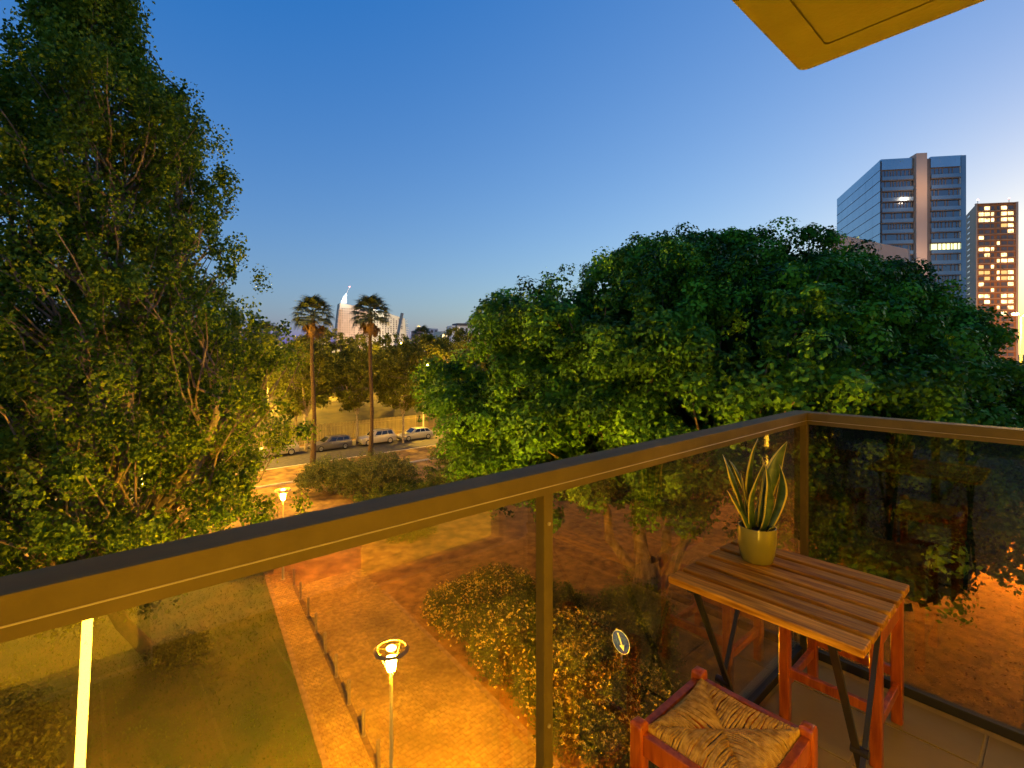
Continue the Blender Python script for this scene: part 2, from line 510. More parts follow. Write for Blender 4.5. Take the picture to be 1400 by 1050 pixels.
bld = tag(empty('apartment_building', (0, WALL_Y, 0)), 'ochre rendered apartment building behind the viewer, seen only mirrored in the glass', 'building')
def bpart(name, x0, x1, y0, y1, z0, z1, m):
    return MB().box(x0, x1, y0 - WALL_Y, y1 - WALL_Y, z0, z1).build(name, m, bld)
HZ = BZ + 2.2
bpart('wall', XL - 1, -.62, WALL_Y - .25, WALL_Y, 0, 22, M['wall'])
bpart('wall', .235, 1.18, WALL_Y - .25, WALL_Y, 0, 22, M['wall'])
bpart('wall', 2.30, 3.5, WALL_Y - .25, WALL_Y, 0, 22, M['wall'])
for x0, x1 in ((-.62, .235), (1.18, 2.30)):
    bpart('wall', x0, x1, WALL_Y - .25, WALL_Y, 0, BZ - .02, M['wall'])
    bpart('lintel', x0, x1, WALL_Y - .25, WALL_Y, HZ, 22, M['wall'])
    bpart('wall', x0, x1, WALL_Y - .27, WALL_Y - .24, BZ, HZ, M['wall'])
bpart('skirting', .24, 1.175, WALL_Y + .002, WALL_Y + .014, BZ, BZ + .07, M['tile'])
M['lit_curtain'] = mk_emit('lit_curtain', (1.0, .47, .012), .3)
for x0, x1 in ((-.62, .235), (1.18, 2.30)):
    fr = MB()
    xm = (x0 + x1) / 2
    for x in (x0 + .002, x1 - .042):
        fr.box(x, x + .04, -.08, -.03, BZ + .001, HZ - .001)
    fr.box(x0 + .002, x1 - .002, -.081, -.029, BZ + .002, BZ + .05).box(x0 + .002, x1 - .002, -.081, -.029, HZ - .05, HZ - .002)
    door = fr.build('sliding_door', M['alu'], bld)
    for a_, b_ in ((x0 + .042, x1 - .042),):
        MB().box(a_, b_, -.06, -.052, BZ + .05, HZ - .05).build('door_pane', M['door_pane'], door)
    cu = MB()
    n = 60
    for i in range(n):
        xa, xc = x0 + .01 + (x1 - x0 - .02) * i / n, x0 + .01 + (x1 - x0 - .02) * (i + 1) / n
        ya, yc = -.15 + .012 * math.sin(i * .9), -.15 + .012 * math.sin((i + 1) * .9)
        cu.poly([(xa, ya, BZ), (xc, yc, BZ), (xc, yc, HZ), (xa, ya, HZ)])
    cu.build('curtain', M['lit_curtain'], door, smooth=True)

# floor slab with tiles
fl = MB().box(XL, XE + .10, WALL_Y + .0, YE + .10, BZ - .22, BZ - .004).build('balcony_floor', M['grout'])
tag(fl, kind='structure')
def tile_at(x0, x1, y0, y1):
    g = .0055
    MB().box(x0 + g, x1 - g, y0 + g, y1 - g, BZ - .004, BZ + .001).build('tile', M['tile'], fl, bevel=.0012, segs=1)
xcuts = [XE - .012, 2.233, 1.925, 1.615, 1.305, .995, .685, .375, .065]
while xcuts[-1] > XL + .35: xcuts.append(xcuts[-1] - .31)
for i in range(len(xcuts) - 1):
    y = .2 if i == 0 else (.485 if i % 2 else .185)
    y += .6
    while y > YE + .001: y -= .6
    ytop = YE + .012
    while ytop > WALL_Y + .02:
        yb = max(y, WALL_Y + .006)
        tile_at(xcuts[i + 1], xcuts[i], yb, ytop)
        ytop = y; y -= .6

# ceiling slab of the balcony above, rounded corner and drip groove
CZ = BZ + 2.665
sx, sy = XE + .045, YE + .04
def outline(off, r):
    x1, y1 = sx - off, sy - off
    pts = [(XL, WALL_Y), (x1, WALL_Y)]
    for k in range(7):
        a = math.pi / 2 * k / 6
        pts.append((x1 - r + r * math.cos(a), y1 - r + r * math.sin(a)))
    pts.append((XL, y1))
    return pts
ce = MB()
o0, o1, o2 = outline(0, .04), outline(.14, .02), outline(.165, .015)
nn = len(o0)
ce.add([(p[0], p[1], CZ) for p in o0] + [(p[0], p[1], CZ) for p in o1] + [(p[0], p[1], CZ + .005) for p in o1] + [(p[0], p[1], CZ + .005) for p in o2]
       + [(p[0], p[1], CZ + .002) for p in o2] + [(p[0], p[1], CZ + .25) for p in o0],
       [(i + a * nn, i + b * nn, i + 1 + b * nn, i + 1 + a * nn) for a, b in ((0, 1), (1, 2), (2, 3), (3, 4)) for i in range(1, nn - 1)]
       + [tuple(range(5 * nn - 1, 4 * nn - 1, -1)), tuple(range(5 * nn, 6 * nn))]
       + [(i, i + 1, 5 * nn + i + 1, 5 * nn + i) for i in range(1, nn - 1)])
tag(ce.build('balcony_ceiling', M['slab'], smooth=False), kind='structure')

# railing
ra = tag(empty('balcony_railing', (XE, YE, BZ)), 'painted metal balcony railing with tinted glass panes meeting at a corner', 'railing')
def rp(mb, name, m, **k):
    mb.v = [(v[0] - XE, v[1] - YE, v[2] - BZ) for v in mb.v]
    return mb.build(name, m, ra, **k)
def rail_profile(along_x):
    # single box; a pale bead added on its face draws the bright line
    mb = MB()
    if along_x:
        z1, z0, zg = RTOP, RTOP - RH, RTOP - RH * .64
        # mitred corner
        def ring(x_of, z_a, z_b, back):
            return [(x_of(0), YE + back, z_a), (x_of(RW), YE + RW, z_a), (x_of(RW), YE + RW, z_b), (x_of(0), YE + back, z_b)]
        for za, zb, bk in ((z0, z1, 0.0),):
            e = [(XE + 0 + bk, YE + bk, za), (XE + RW, YE + RW, za), (XE + RW, YE + RW, zb), (XE + bk, YE + bk, zb)]
            s = [(XL, YE + bk, za), (XL, YE + RW, za), (XL, YE + RW, zb), (XL, YE + bk, zb)]
            mb.add(s + e, [(3, 2, 1, 0), (4, 5, 6, 7), (0, 1, 5, 4), (1, 2, 6, 5), (2, 3, 7, 6), (3, 0, 4, 7)])
    else:
        z1, z0, zg = RTOP, RTOP - RH, RTOP - RH * .64
        for za, zb, bk in ((z0, z1, 0.0),):
            e = [(XE + bk + .0005, YE + bk - .0005, za), (XE + RW, YE + RW - .0005, za), (XE + RW, YE + RW - .0005, zb), (XE + bk + .0005, YE + bk - .0005, zb)]
            s = [(XE + bk, WALL_Y + .01, za), (XE + RW, WALL_Y + .01, za), (XE + RW, WALL_Y + .01, zb), (XE + bk, WALL_Y + .01, zb)]
            mb.add(s + e, [(0, 1, 2, 3), (7, 6, 5, 4), (4, 5, 1, 0), (5, 6, 2, 1), (6, 7, 3, 2), (7, 4, 0, 3)])
    return mb
for ax in (True, False):
    rp(rail_profile(ax), 'top_rail', M['rail'], bevel=.0012, segs=2)
    zg = RTOP - RH * .66  # height of the added bead that stands for the lit seam edge
    if ax: rp(MB().tube([(XL, YE - .0004, zg), (XE - .001, YE - .0004, zg)], .0013, 8), 'seam_highlight_bead', M['bead'], smooth=True)
    else: rp(MB().tube([(XE - .0004, YE - .001, zg), (XE - .0004, WALL_Y + .02, zg)], .0011, 8), 'seam_highlight_bead', M['bead'], smooth=True)
posts_x = [.802, -.86, -2.5]
for x in posts_x:
    rp(MB().box(x - .0145, x + .0145, YE + .002, YE + .030, BZ, RTOP - RH + .002), 'post', M['rail'], bevel=.002)
rp(MB().box(XE + .004, XE + .032, YE + .004, YE + .032, BZ, RTOP - RH + .002), 'post', M['rail'], bevel=.002)
rp(MB().box(XE + .004, XE + .030, -.72, -.692, BZ, RTOP - RH + .002), 'post', M['rail'], bevel=.002)
for x in posts_x[:1]:
    for z in (BZ + .98, BZ + .52, BZ + .10):
        rp(MB().tube([(x, YE + .0025, z), (x, YE - .0012, z)], .0042, 12), 'screw', M['bead'])
edges = [XL] + sorted(posts_x) + [XE + .012]
for x0, x1 in zip(edges[:-1], edges[1:]):
    rp(MB().box(x0 + .004, x1 - .004, GY - .004, GY + .004, BZ + .03, RTOP - RH + .012), 'glass_pane', M['pane'])
for y0, y1 in ((-.70, GY - .012), (WALL_Y + .03, -.715)):
    rp(MB().box(GX - .004, GX + .004, y0 + .004, y1 - .004, BZ + .03, RTOP - RH + .012), 'glass_pane', M['pane_dark'])
rp(MB().box(XL, XE + .02, GY - .016, GY + .016, BZ - .002, BZ + .034), 'bottom_rail', M['rail_dark'], bevel=.002)
rp(MB().box(GX - .016, GX + .016, WALL_Y + .02, YE + .015, BZ - .002, BZ + .0345), 'bottom_rail', M['rail_dark'], bevel=.002)

# ------------------------------------------------------------------ things on the balcony
# folding table
TZ = BZ + .74
tb = tag(empty('folding_table', (1.4675, .52, BZ)), 'small folding table with wooden slat top and crossed black legs', 'table')
tx0, tx1, ty0, ty1 = 1.245, 1.690, .290, .752
ox, oy = 1.4675, .52
sw = (tx1 - tx0 - 5 * .018) / 6
me_s = MB().box(-sw / 2, sw / 2, -(ty1 - ty0) / 2, (ty1 - ty0) / 2, -.019, 0).mesh('slat', M['acacia'], bevel=.0035)
for i in range(6):
    o = link('slat', me_s, tb, (tx0 - ox + sw / 2 + i * (sw + .018), 0, .74 + rnd.uniform(-.0008, .0008)), (0, 0, (math.pi if i % 2 else 0) + rnd.uniform(-.003, .003)))
for y in (.345, .695):
    MB().bar((tx0 + .02 - ox, y - oy, .714), (tx1 - .02 - ox, y - oy, .714), .016, .014).build('cross_bar', M['black_metal'], tb)
for y, s in ((.345, 1), (.695, -1)):
    MB().bar((1.275 - ox, y - oy + .012 * s, .71), (1.675 - ox, y - oy + .012 * s, .004), .007, .017, (0, 1, 0)).build('leg', M['black_metal'], tb)
    MB().bar((1.655 - ox, y - oy - .004 * s, .71), (1.265 - ox, y - oy - .004 * s, .004), .007, .011, (0, 1, 0)).build('leg', M['black_metal'], tb)
    MB().tube([(1.468 - ox, y - oy - .014, .372), (1.468 - ox, y - oy + .024, .372)], .011, 10).build('pivot_bolt', M['black_metal'], tb)
MB().tube([(1.290 - ox, .357 - oy, .05), (1.290 - ox, .683 - oy, .05)], .006, 8).build('stretcher', M['black_metal'], tb)
MB().tube([(1.655 - ox, .357 - oy, .06), (1.655 - ox, .683 - oy, .06)], .006, 8).build('stretcher', M['black_metal'], tb)


def rush_seat(w, d):
    """four triangles of cords, each at right angles to its own rail, meeting on the diagonals"""
    mb = MB()
    n = 42
    for side in range(4):
        A, B = (w, d) if side % 2 == 0 else (d, w)     # A along the rail, B across
        for i in range(n):
            u = -1 + 2 * (i + .5) / n
            reach = (1 - abs(u)) * B / 2 + .006
            x = u * A / 2
            pts, rad = [], []
            m = 6
            jit = rnd.uniform(-.0018, .0018)
            skew = rnd.uniform(-.004, .004)
            for k in range(m + 1):
                q = k / m
                y = -B / 2 + reach * q
                # cushion: bulges up inside the rail, dips to the diagonal
                hgt = .010 * math.sin(math.pi * min(1, q * .9 + .08)) * (.35 + .65 * (1 - abs(u))) + .004 - .007 * max(0, q - .8) * 5 * .6
                if k == 0: hgt = -.007
                pts.append((x + jit + skew * q + .0012 * math.sin(q * 9 + i), y, hgt + rnd.uniform(-.0006, .0006)))
                rad.append(A / n * .53 * (1 if k < m else .7))
            c, s = [(1, 0), (0, 1), (-1, 0), (0, -1)][side]
            pts = [(p[0] * c - p[1] * s, p[0] * s + p[1] * c, p[2]) for p in pts]
            mb.tube(pts, rad, 5, cap=False)
    return mb


def stool(name, cx, cy, label, hx=.148, hy=.14, H=.465):
    t = tag(empty(name, (cx, cy, BZ)), label, 'stool', 'rush seat stools on the balcony')
    for i in (-1, 1):
        for j in (-1, 1):
            x, y = i * hx, j * hy
            mb = MB()
            s = .0175
            mb.lathe([(0, 0), (s * 1.414, 0), (s * 1.414, H - .008), (s * .95, H), (0, H + .002)], 4, (0, 0, 0))
            me = mb.mesh('leg', M['red_wood'], bevel=0)
            bmx = bmesh.new(); bmx.from_mesh(me)
            bmesh.ops.remove_doubles(bmx, verts=bmx.verts, dist=1e-5)
            bmesh.ops.bevel(bmx, geom=[e for e in bmx.edges if e.calc_length() > .02], offset=.005, segments=3, affect='EDGES', profile=.5)
            bmx.to_mesh(me); bmx.free()
            me.polygons.foreach_set('use_smooth', [True] * len(me.polygons)); me.set_sharp_from_angle(angle=.6)
            link('leg', me, t, (x, y, 0), (0, 0, math.pi / 4))
    for j in (-1, 1):
        MB().box(-hx + .014, hx - .014, j * hy - .011, j * hy + .011, H - .073, H - .022).build('seat_rail', M['red_wood'], t, bevel=.003)
        MB().box(j * hx - .011, j * hx + .011, -hy + .014, hy - .014, H - .0735, H - .0225).build('seat_rail', M['red_wood'], t, bevel=.003)
        MB().box(-hx + .014, hx - .014, j * hy - .010, j * hy + .010, .118, .152).build('stretcher', M['red_wood'], t, bevel=.003)
        MB().box(j * hx - .010, j * hx + .010, -hy + .014, hy - .014, .168, .202).build('stretcher', M['red_wood'], t, bevel=.003)
    rush_seat(2 * hx - .028, 2 * hy - .028).build('rush_seat', M['rush'], t, smooth=True, loc=(0, 0, H - .022))
    return t


stool('rush_stool', 1.183, .563, 'red wooden stool with woven rush seat in front of the slatted table')
stool('rush_stool', 2.128, .566, 'red wooden stool standing behind the slatted table in the railing corner')

# potted snake plant
PX, PY = 1.540, .628
pl = tag(empty('potted_plant', (PX, PY, TZ + .0015)), 'snake plant with yellow edged leaves in an olive pot on the table', 'plant')
MB().lathe([(0, 0), (.043, 0), (.047, .003), (.054, .03), (.0585, .065), (.0585, .095), (.0565, .108), (.0545, .1085), (.053, .106), (.053, .09), (.0, .09)], 40).build('pot', M['pot'], pl, smooth=True, scale=(.93, .93, .97))
MB().lathe([(.0495, .0885), (.03, .092), (0, .093)], 20).build('soil', M['soil'], pl)
RV = Vector((FY, -FX, 0)); FV = Vector((FX, FY, 0))
def sleaf(b, mid, tip, width, twist, toward=0.0):
    """b, mid, tip: (right, depth, height) offsets in metres above the rim"""
    mb = MB()
    P = [RV * q[0] + FV * q[1] + Vector((0, 0, .092 + q[2])) for q in (b, mid, tip)]
    n = 14
    prev = []
    vs, fs, mi = [], [], []
    prof = lambda s: (.42 + .9 * s - .25 * s * s) if s < .55 else max(0.0, (1 - ((s - .55) / .45) ** 1.8)) * .84
    for k in range(n + 1):
        s = k / n
        p = P[0] * (1 - s) ** 2 + P[1] * 2 * s * (1 - s) + P[2] * s * s
        d = ((P[1] - P[0]) * (1 - s) + (P[2] - P[1]) * s).normalized()
        ang = twist + .9 * s * math.sin(twist * 3 + 1)
        sd = (RV * math.cos(ang) + FV * math.sin(ang))
        sd = (sd - d * sd.dot(d)).normalized()
        nn_ = d.cross(sd)
        w = width * max(.02, prof(s)) * .5
        wav = .10 * math.sin(s * 11 + twist * 7)
        for q in (-1, -.76, 0, .76, 1):
            vs.append(p + sd * (w * q) + nn_ * (w * (.42 * q * q + wav * q)))
    for k in range(n):
        for c in range(4):
            fs.append((k * 5 + c, k * 5 + c + 1, (k + 1) * 5 + c + 1, (k + 1) * 5 + c)); mi.append(1 if c in (0, 3) else 0)
    for q, m_ in zip(fs, mi):
        mb.f.append(q); mb.mi.append(m_)
    mb.v = [tuple(v) for v in vs]
    o = mb.build('leaf', [M['leaf_green'], M['leaf_margin']], pl, smooth=True)
    so = o.modifiers.new('thick', 'SOLIDIFY'); so.thickness = .0014; so.offset = 0
    return o
sleaf((-.02, .01, 0), (-.045, .02, .13), (-.098, .015, .225), .040, .5)
sleaf((-.012, .025, 0), (-.01, .03, .13), (-.072, .03, .205), .022, 1.3)
sleaf((0, .02, 0), (-.02, .02, .16), (.012, .02, .272), .046, .1)
sleaf((.02, .012, 0), (.035, .0, .16), (.088, -.005, .268), .056, -.25)
sleaf((.028, -.005, 0), (.085, -.01, .10), (.062, -.01, .20), .038, -.7)
sleaf((.008, -.018, 0), (.05, -.03, .10), (.012, -.025, .205), .046, .05)
sleaf((-.022, -.012, 0), (-.045, -.03, .08), (.008, -.03, .212), .034, .75)
sleaf((-.03, -.02, 0), (-.05, -.03, .07), (-.105, -.03, .128), .034, .35)
sleaf((0, .03, 0), (.05, .035, .12), (.03, .03, .215), .036, -1.0)
sleaf((-.02, .005, 0), (-.03, .0, .11), (-.045, .01, .17), .03, 1.6)
sleaf((.015, -.03, .0), (.03, -.04, .03), (.035, -.045, .02), .014, .3)

# tube lamp behind the viewpoint and the wall lamp
tl = tag(empty('tube_lamp', (.02, -.30, BZ)), 'bright upright tube lamp mirrored in the leftmost glass pane', 'lamp')
MB().lathe([(0, 0), (.11, 0), (.11, .012), (.02, .02), (.014, .04), (.014, .06), (0, .06)], 24).build('base', M['black_metal'], tl, smooth=True)
MB().tube([(-.024, 0, .06), (-.006, 0, .5), (.028, 0, 1.38)], .0125, 10).build('tube', M['tube_glow'], tl)
MB().tube([(.028, 0, 1.38), (.029, 0, 1.41)], .014, 10).build('end_cap', M['black_metal'], tl)

# ------------------------------------------------------------------ foliage tools
def leaf_mesh(name, P, Dir, L, Wd, tint, mat, blade=False):
    n = len(P)
    r = rng.normal(size=(n, 3))
    if blade:      # Dir is the way the blade points
        d = Dir / (np.linalg.norm(Dir, axis=1, keepdims=True) + 1e-9)
        s = np.cross(d, r); s /= (np.linalg.norm(s, axis=1, keepdims=True) + 1e-9)
        nm = np.cross(d, s)
    else:          # Dir is the way the leaf's face looks
        nm = Dir / (np.linalg.norm(Dir, axis=1, keepdims=True) + 1e-9)
        d = np.cross(nm, r); d /= (np.linalg.norm(d, axis=1, keepdims=True) + 1e-9)
        s = np.cross(nm, d)
    L = np.asarray(L)[:, None] if np.ndim(L) else np.full((n, 1), L)
    Wd = np.asarray(Wd)[:, None] if np.ndim(Wd) else np.full((n, 1), Wd)
    V = np.empty((n, 4, 3))
    V[:, 0] = P
    V[:, 1] = P + d * L * .5 + s * Wd * .5 + nm * Wd * .14
    V[:, 2] = P + d * L
    V[:, 3] = P + d * L * .5 - s * Wd * .5 + nm * Wd * .14
    me = bpy.data.meshes.new(name)
    me.vertices.add(n * 4); me.vertices.foreach_set('co', V.reshape(-1))
    me.loops.add(n * 4); me.loops.foreach_set('vertex_index', np.arange(n * 4, dtype=np.int32))
    me.polygons.add(n); me.polygons.foreach_set('loop_start', np.arange(0, n * 4, 4, dtype=np.int32))
    try: me.polygons.foreach_set('loop_total', np.full(n, 4, dtype=np.int32))
    except Exception: pass
    me.materials.append(mat)
    at = me.attributes.new('tint', 'FLOAT', 'FACE')
    at.data.foreach_set('value', np.clip(tint, 0, 1).astype(np.float32))
    me.update(calc_edges=True)
    return me


def clump_leaves(centers, radii, per, L, Wd, out_bias=1.0, up=.25, shell=.45, squash=.8, tint_spread=.28, ct=None):
    """leaf bases spread through the outer part of each clump, leaves pointing outwards"""
    n = len(centers)
    idx = np.repeat(np.arange(n), per)
    dirs = rng.normal(size=(len(idx), 3))
    dirs /= np.linalg.norm(dirs, axis=1, keepdims=True)
    rad = (shell + (1 - shell) * rng.random(len(idx)) ** .7)
    off = dirs * rad[:, None] * np.asarray(radii)[idx][:, None]
    off[:, 2] *= squash
    P = np.asarray(centers)[idx] + off
    Dr = dirs * out_bias + rng.normal(size=dirs.shape) * .6
    Dr[:, 2] += up
    if ct is None: ct = rng.normal(.5, tint_spread * .6, n)
    tint = ct[idx] + rng.normal(0, tint_spread * .6, len(idx))
    ls = L * rng.uniform(.7, 1.25, len(idx))
    return P, Dr, ls, ls * (Wd / L), tint


def cat(*sets):
    return [np.concatenate([s[i] for s in sets]) for i in range(5)]


def branch_path(a, b, wob, n=5):
    a, b = Vector(a), Vector(b)
    pts = []
    for i in range(n + 1):
        s = i / n
        p = a.lerp(b, s)
        if 0 < i < n:
            p += Vector((rnd.uniform(-1, 1), rnd.uniform(-1, 1), rnd.uniform(-.5, .5))) * wob
        p.z += math.sin(s * math.pi) * -(b - a).length * .06
        pts.append(p)
    return pts


def ell_clumps(ells, n, inner=.82, zmin=-.75, face=None, face_keep=1.0, floor=.6):
    """points near the outer skin of a union of ellipsoids"""
    out = []
    area = np.array([e[1][0] * e[1][1] + e[1][1] * e[1][2] + e[1][0] * e[1][2] for e in ells]); area /= area.sum()
    tries = 0
    while len(out) < n and tries < n * 40:
        tries += 1
        k = rng.choice(len(ells), p=area)
        c, r = np.array(ells[k][0]), np.array(ells[k][1])
        d = rng.normal(size=3); d /= np.linalg.norm(d)
        if d[2] < zmin: continue
        if face is not None and d @ face < -.25 and rng.random() > face_keep: continue
        s = inner + (1.03 - inner) * rng.random() ** .6
        p = c + d * r * s
        bad = False
        for j, (c2, r2) in enumerate(ells):
            if j != k and (((p - np.array(c2)) / np.array(r2)) ** 2).sum() < .72:
                bad = True; break
        if bad or p[2] < floor: continue
        out.append(p)
    return np.array(out)


TOCAM = np.array((-FX, -FY, 0.0))

def ficus(name, base, forks, ells, nclump, label, per=158, leaf=.19):
    base = Vector(base)
    t = tag(empty(name, base), label, 'tree', 'broad evergreen trees')
    bo = ell_clumps(ells, nclump // 10, .84, -.85, TOCAM, .12)
    brad = rng.uniform(1.2, 2.3, len(bo))
    m_ = 10
    bd = rng.normal(size=(len(bo), m_, 3)); bd[:, :, 2] += .45; bd += .35 * TOCAM
    bd /= np.linalg.norm(bd, axis=2, keepdims=True)
    cl = (bo[:, None, :] + bd * brad[:, None, None] * np.array((1, 1, .8)) * rng.uniform(.72, 1.0, (len(bo), m_, 1))).reshape(-1, 3)
    cl = cl[cl[:, 2] > 1.2]
    rad = rng.uniform(.38, .78, len(cl))
    # each puff is a cushion of leaves looking outwards and up
    idx = np.repeat(np.arange(len(cl)), per)
    dd = rng.normal(size=(len(idx), 3)); dd[:, 2] += .45
    dd /= np.linalg.norm(dd, axis=1, keepdims=True)
    # knobbly cushion: a few shoots per puff stand proud
    ph = rng.uniform(0, 6.28, (len(cl), 3))[idx]
    knob = 1 + .22 * np.sin(4.2 * dd[:, 0] + ph[:, 0]) * np.sin(4.2 * dd[:, 1] + ph[:, 1]) + .12 * np.sin(7 * dd[:, 2] + ph[:, 2])
    Pp = cl[idx] + dd * (rad[idx] * knob * rng.uniform(.72, 1.0, len(idx)))[:, None] * np.array((1, 1, .92))
    Nn = dd + rng.normal(size=dd.shape) * .38; Nn[:, 2] += .3
    tt = rng.normal(.50, .24, len(cl))[idx] + rng.normal(0, .10, len(idx))
    lv = leaf * rng.uniform(.7, 1.25, len(idx))
    S1 = (Pp, Nn, lv, lv * .66, tt)
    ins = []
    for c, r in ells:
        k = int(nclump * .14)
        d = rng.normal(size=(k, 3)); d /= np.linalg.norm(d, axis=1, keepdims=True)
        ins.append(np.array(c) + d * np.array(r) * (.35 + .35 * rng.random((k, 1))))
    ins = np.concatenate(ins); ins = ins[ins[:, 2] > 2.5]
    S2 = clump_leaves(ins, rng.uniform(.9, 1.5, len(ins)), 36, leaf * 2.3, leaf * 1.7, .5, .1, .1, .9, .1, np.full(len(ins), .02))  # inner leaves tinted near darkest, so gaps between puffs look shaded
    tip = ell_clumps(ells, int(nclump * .10), 1.0, .1)
    S3 = clump_leaves(tip + np.array((0, 0, .4)), rng.uniform(.25, .5, len(tip)), 50, leaf * .8, leaf * .5, .9, .5, .2, 1.3, .3)
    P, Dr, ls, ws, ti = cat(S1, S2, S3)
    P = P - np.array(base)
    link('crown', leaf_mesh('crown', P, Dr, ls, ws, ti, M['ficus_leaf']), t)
    mb = MB()
    heads = []
    for f in forks:
        f = Vector(f) - base
        pts = branch_path((0, 0, -.1), f, .25, 6)
        r0 = .42 if len(heads) == 0 else .3
        mb.tube(pts, [r0 * (1 - .5 * i / 6) for i in range(7)], 10)
        heads.append(f)
    mb.lathe([(.95, -.05), (.7, .25), (.55, .9), (.5, 1.6)], 12)
    mb.build('trunk', M['bark'], t, smooth=True)
    br = MB()
    for i in range(0, len(cl), max(1, len(cl) // 110)):
        e = Vector(cl[i]) - base
        h = min(heads, key=lambda q: (q - e).length)
        pts = branch_path(h, e, .5, 6)
        br.tube(pts, [.15 * (1 - .88 * k / 6) for k in range(7)], 5, cap=False)
    tag(br.build('branches', M['bark'], t, smooth=True), kind='stuff')
    return t


def ell(px, py, t, rx, ry, rz):
    return (tuple(D(px, py, t)), (rx, ry, rz))

ficus('ficus_tree', G(885, 812), [D(860, 640, 23), D(930, 620, 24), D(980, 660, 21.5), D(800, 640, 25)],
      [ell(960, 470, 26, 7.0, 7.0, 4.6), ell(840, 476, 26, 6.0, 6.0, 4.1), ell(768, 484, 27, 3.7, 3.7, 3.3), ell(724, 548, 27, 4.5, 4.5, 4.2),
       ell(684, 600, 28, 2.7, 2.7, 3.0), ell(1000, 530, 22.5, 7.0, 7.0, 4.6), ell(820, 600, 24, 5.2, 5.2, 3.6), ell(950, 402, 28, 4.0, 4.0, 2.1)],
      1350, 'broad dark green evergreen tree rising behind the long rail, left of the two')
ficus('ficus_tree', G(1215, 745), [D(1190, 600, 27), D(1260, 590, 26), D(1130, 600, 27.5)],
      [ell(1112, 488, 27, 6.0, 6.0, 4.5), ell(1222, 562, 26, 4.7, 4.7, 4.3), ell(1285, 588, 25, 2.7, 2.7, 3.3), ell(1055, 392, 29, 3.8, 3.8, 2.0),
       ell(1150, 610, 23, 5.2, 5.2, 4.0), ell(1255, 660, 21, 3.3, 3.3, 2.8), ell(1235, 740, 18, 1.9, 1.9, 1.6)],
      1080, 'broad evergreen tree behind the railing corner, hanging low over the orange ground')


def airy_tree(name, base, stems, profile, axis, nclump, per, leaf, mat, bark, label, zr, rad=(.45, .85), group=None, r0=.26, squash=.8, trunk=None, lump=0.0, steep=.25):
    """stems with side branches, each ending in a leafy spray; profile(z) gives the crown radius, axis(z) its centre"""
    base = Vector(base)
    t = tag(empty(name, base), label, 'tree', group)
    polys = []
    tr = MB()
    for s in stems:
        pts = [Vector(p) - base for p in s]
        # smooth the stem a little
        q = []
        for i in range(len(pts) - 1):
            for k in range(4):
                q.append(pts[i].lerp(pts[i + 1], k / 4) + Vector((rnd.uniform(-1, 1), rnd.uniform(-1, 1), 0)) * .05)
        q.append(pts[-1])
        m = len(q) - 1
        rr_ = [r0 * (1 - .86 * i / m) for i in range(m + 1)]
        if trunk and s is stems[0]:
            MB().tube(q[:9], rr_[:9], 10).build('trunk', M[trunk], t, smooth=True)
            tr.tube(q[8:], rr_[8:], 8)
        else:
            tr.tube(q, rr_, 8)
        polys.append(q)
    tr.build('stems' if trunk else 'trunk', M[bark], t, smooth=True)
    cl, br = [], MB()
    z0, z1 = zr
    for i in range(nclump):
        z = z0 + (z1 - z0) * rng.random()
        R = profile(z)
        if R <= 0 or rng.random() > (R / 6.6) ** .6: continue
        a = rng.uniform(0, 2 * math.pi)
        rr = R * math.sqrt(rng.uniform(.05, 1.0)) * (1 + lump * math.sin(1.9 * z + 3 * a) + lump * .5 * math.sin(3.7 * z - 2 * a))
        ax = axis(z)
        c = Vector((ax[0] + rr * math.cos(a), ax[1] + rr * math.sin(a), z)) - base
        cl.append(np.array(c))
        if i % 2 == 0:
            cand = [p for q in polys for p in q if (base.z + p.z > 2.4 or steep < .5) and p.z < c.z - rr * steep + .4]
            if cand:
                h = min(cand, key=lambda p: (p - c).length)
                ln = (h - c).length
                if ln < 9:
                    br.tube(branch_path(h, c, .12 * ln * .5, 5), [(.016 + .008 * ln) * (1 - .8 * k / 5) for k in range(6)], 5, cap=False)
    tag(br.build('branches', M['bark'], t, smooth=True), kind='stuff')
    cl = np.array(cl)
    rd = rng.uniform(*rad, len(cl))
    P, Dr, ls, ws, ti = clump_leaves(cl, rd, per, leaf, leaf * .72, .7, .05, .15, squash, .34)
    link('crown', leaf_mesh('crown', P, Dr, ls, ws, ti, M[mat]), t)
    return t


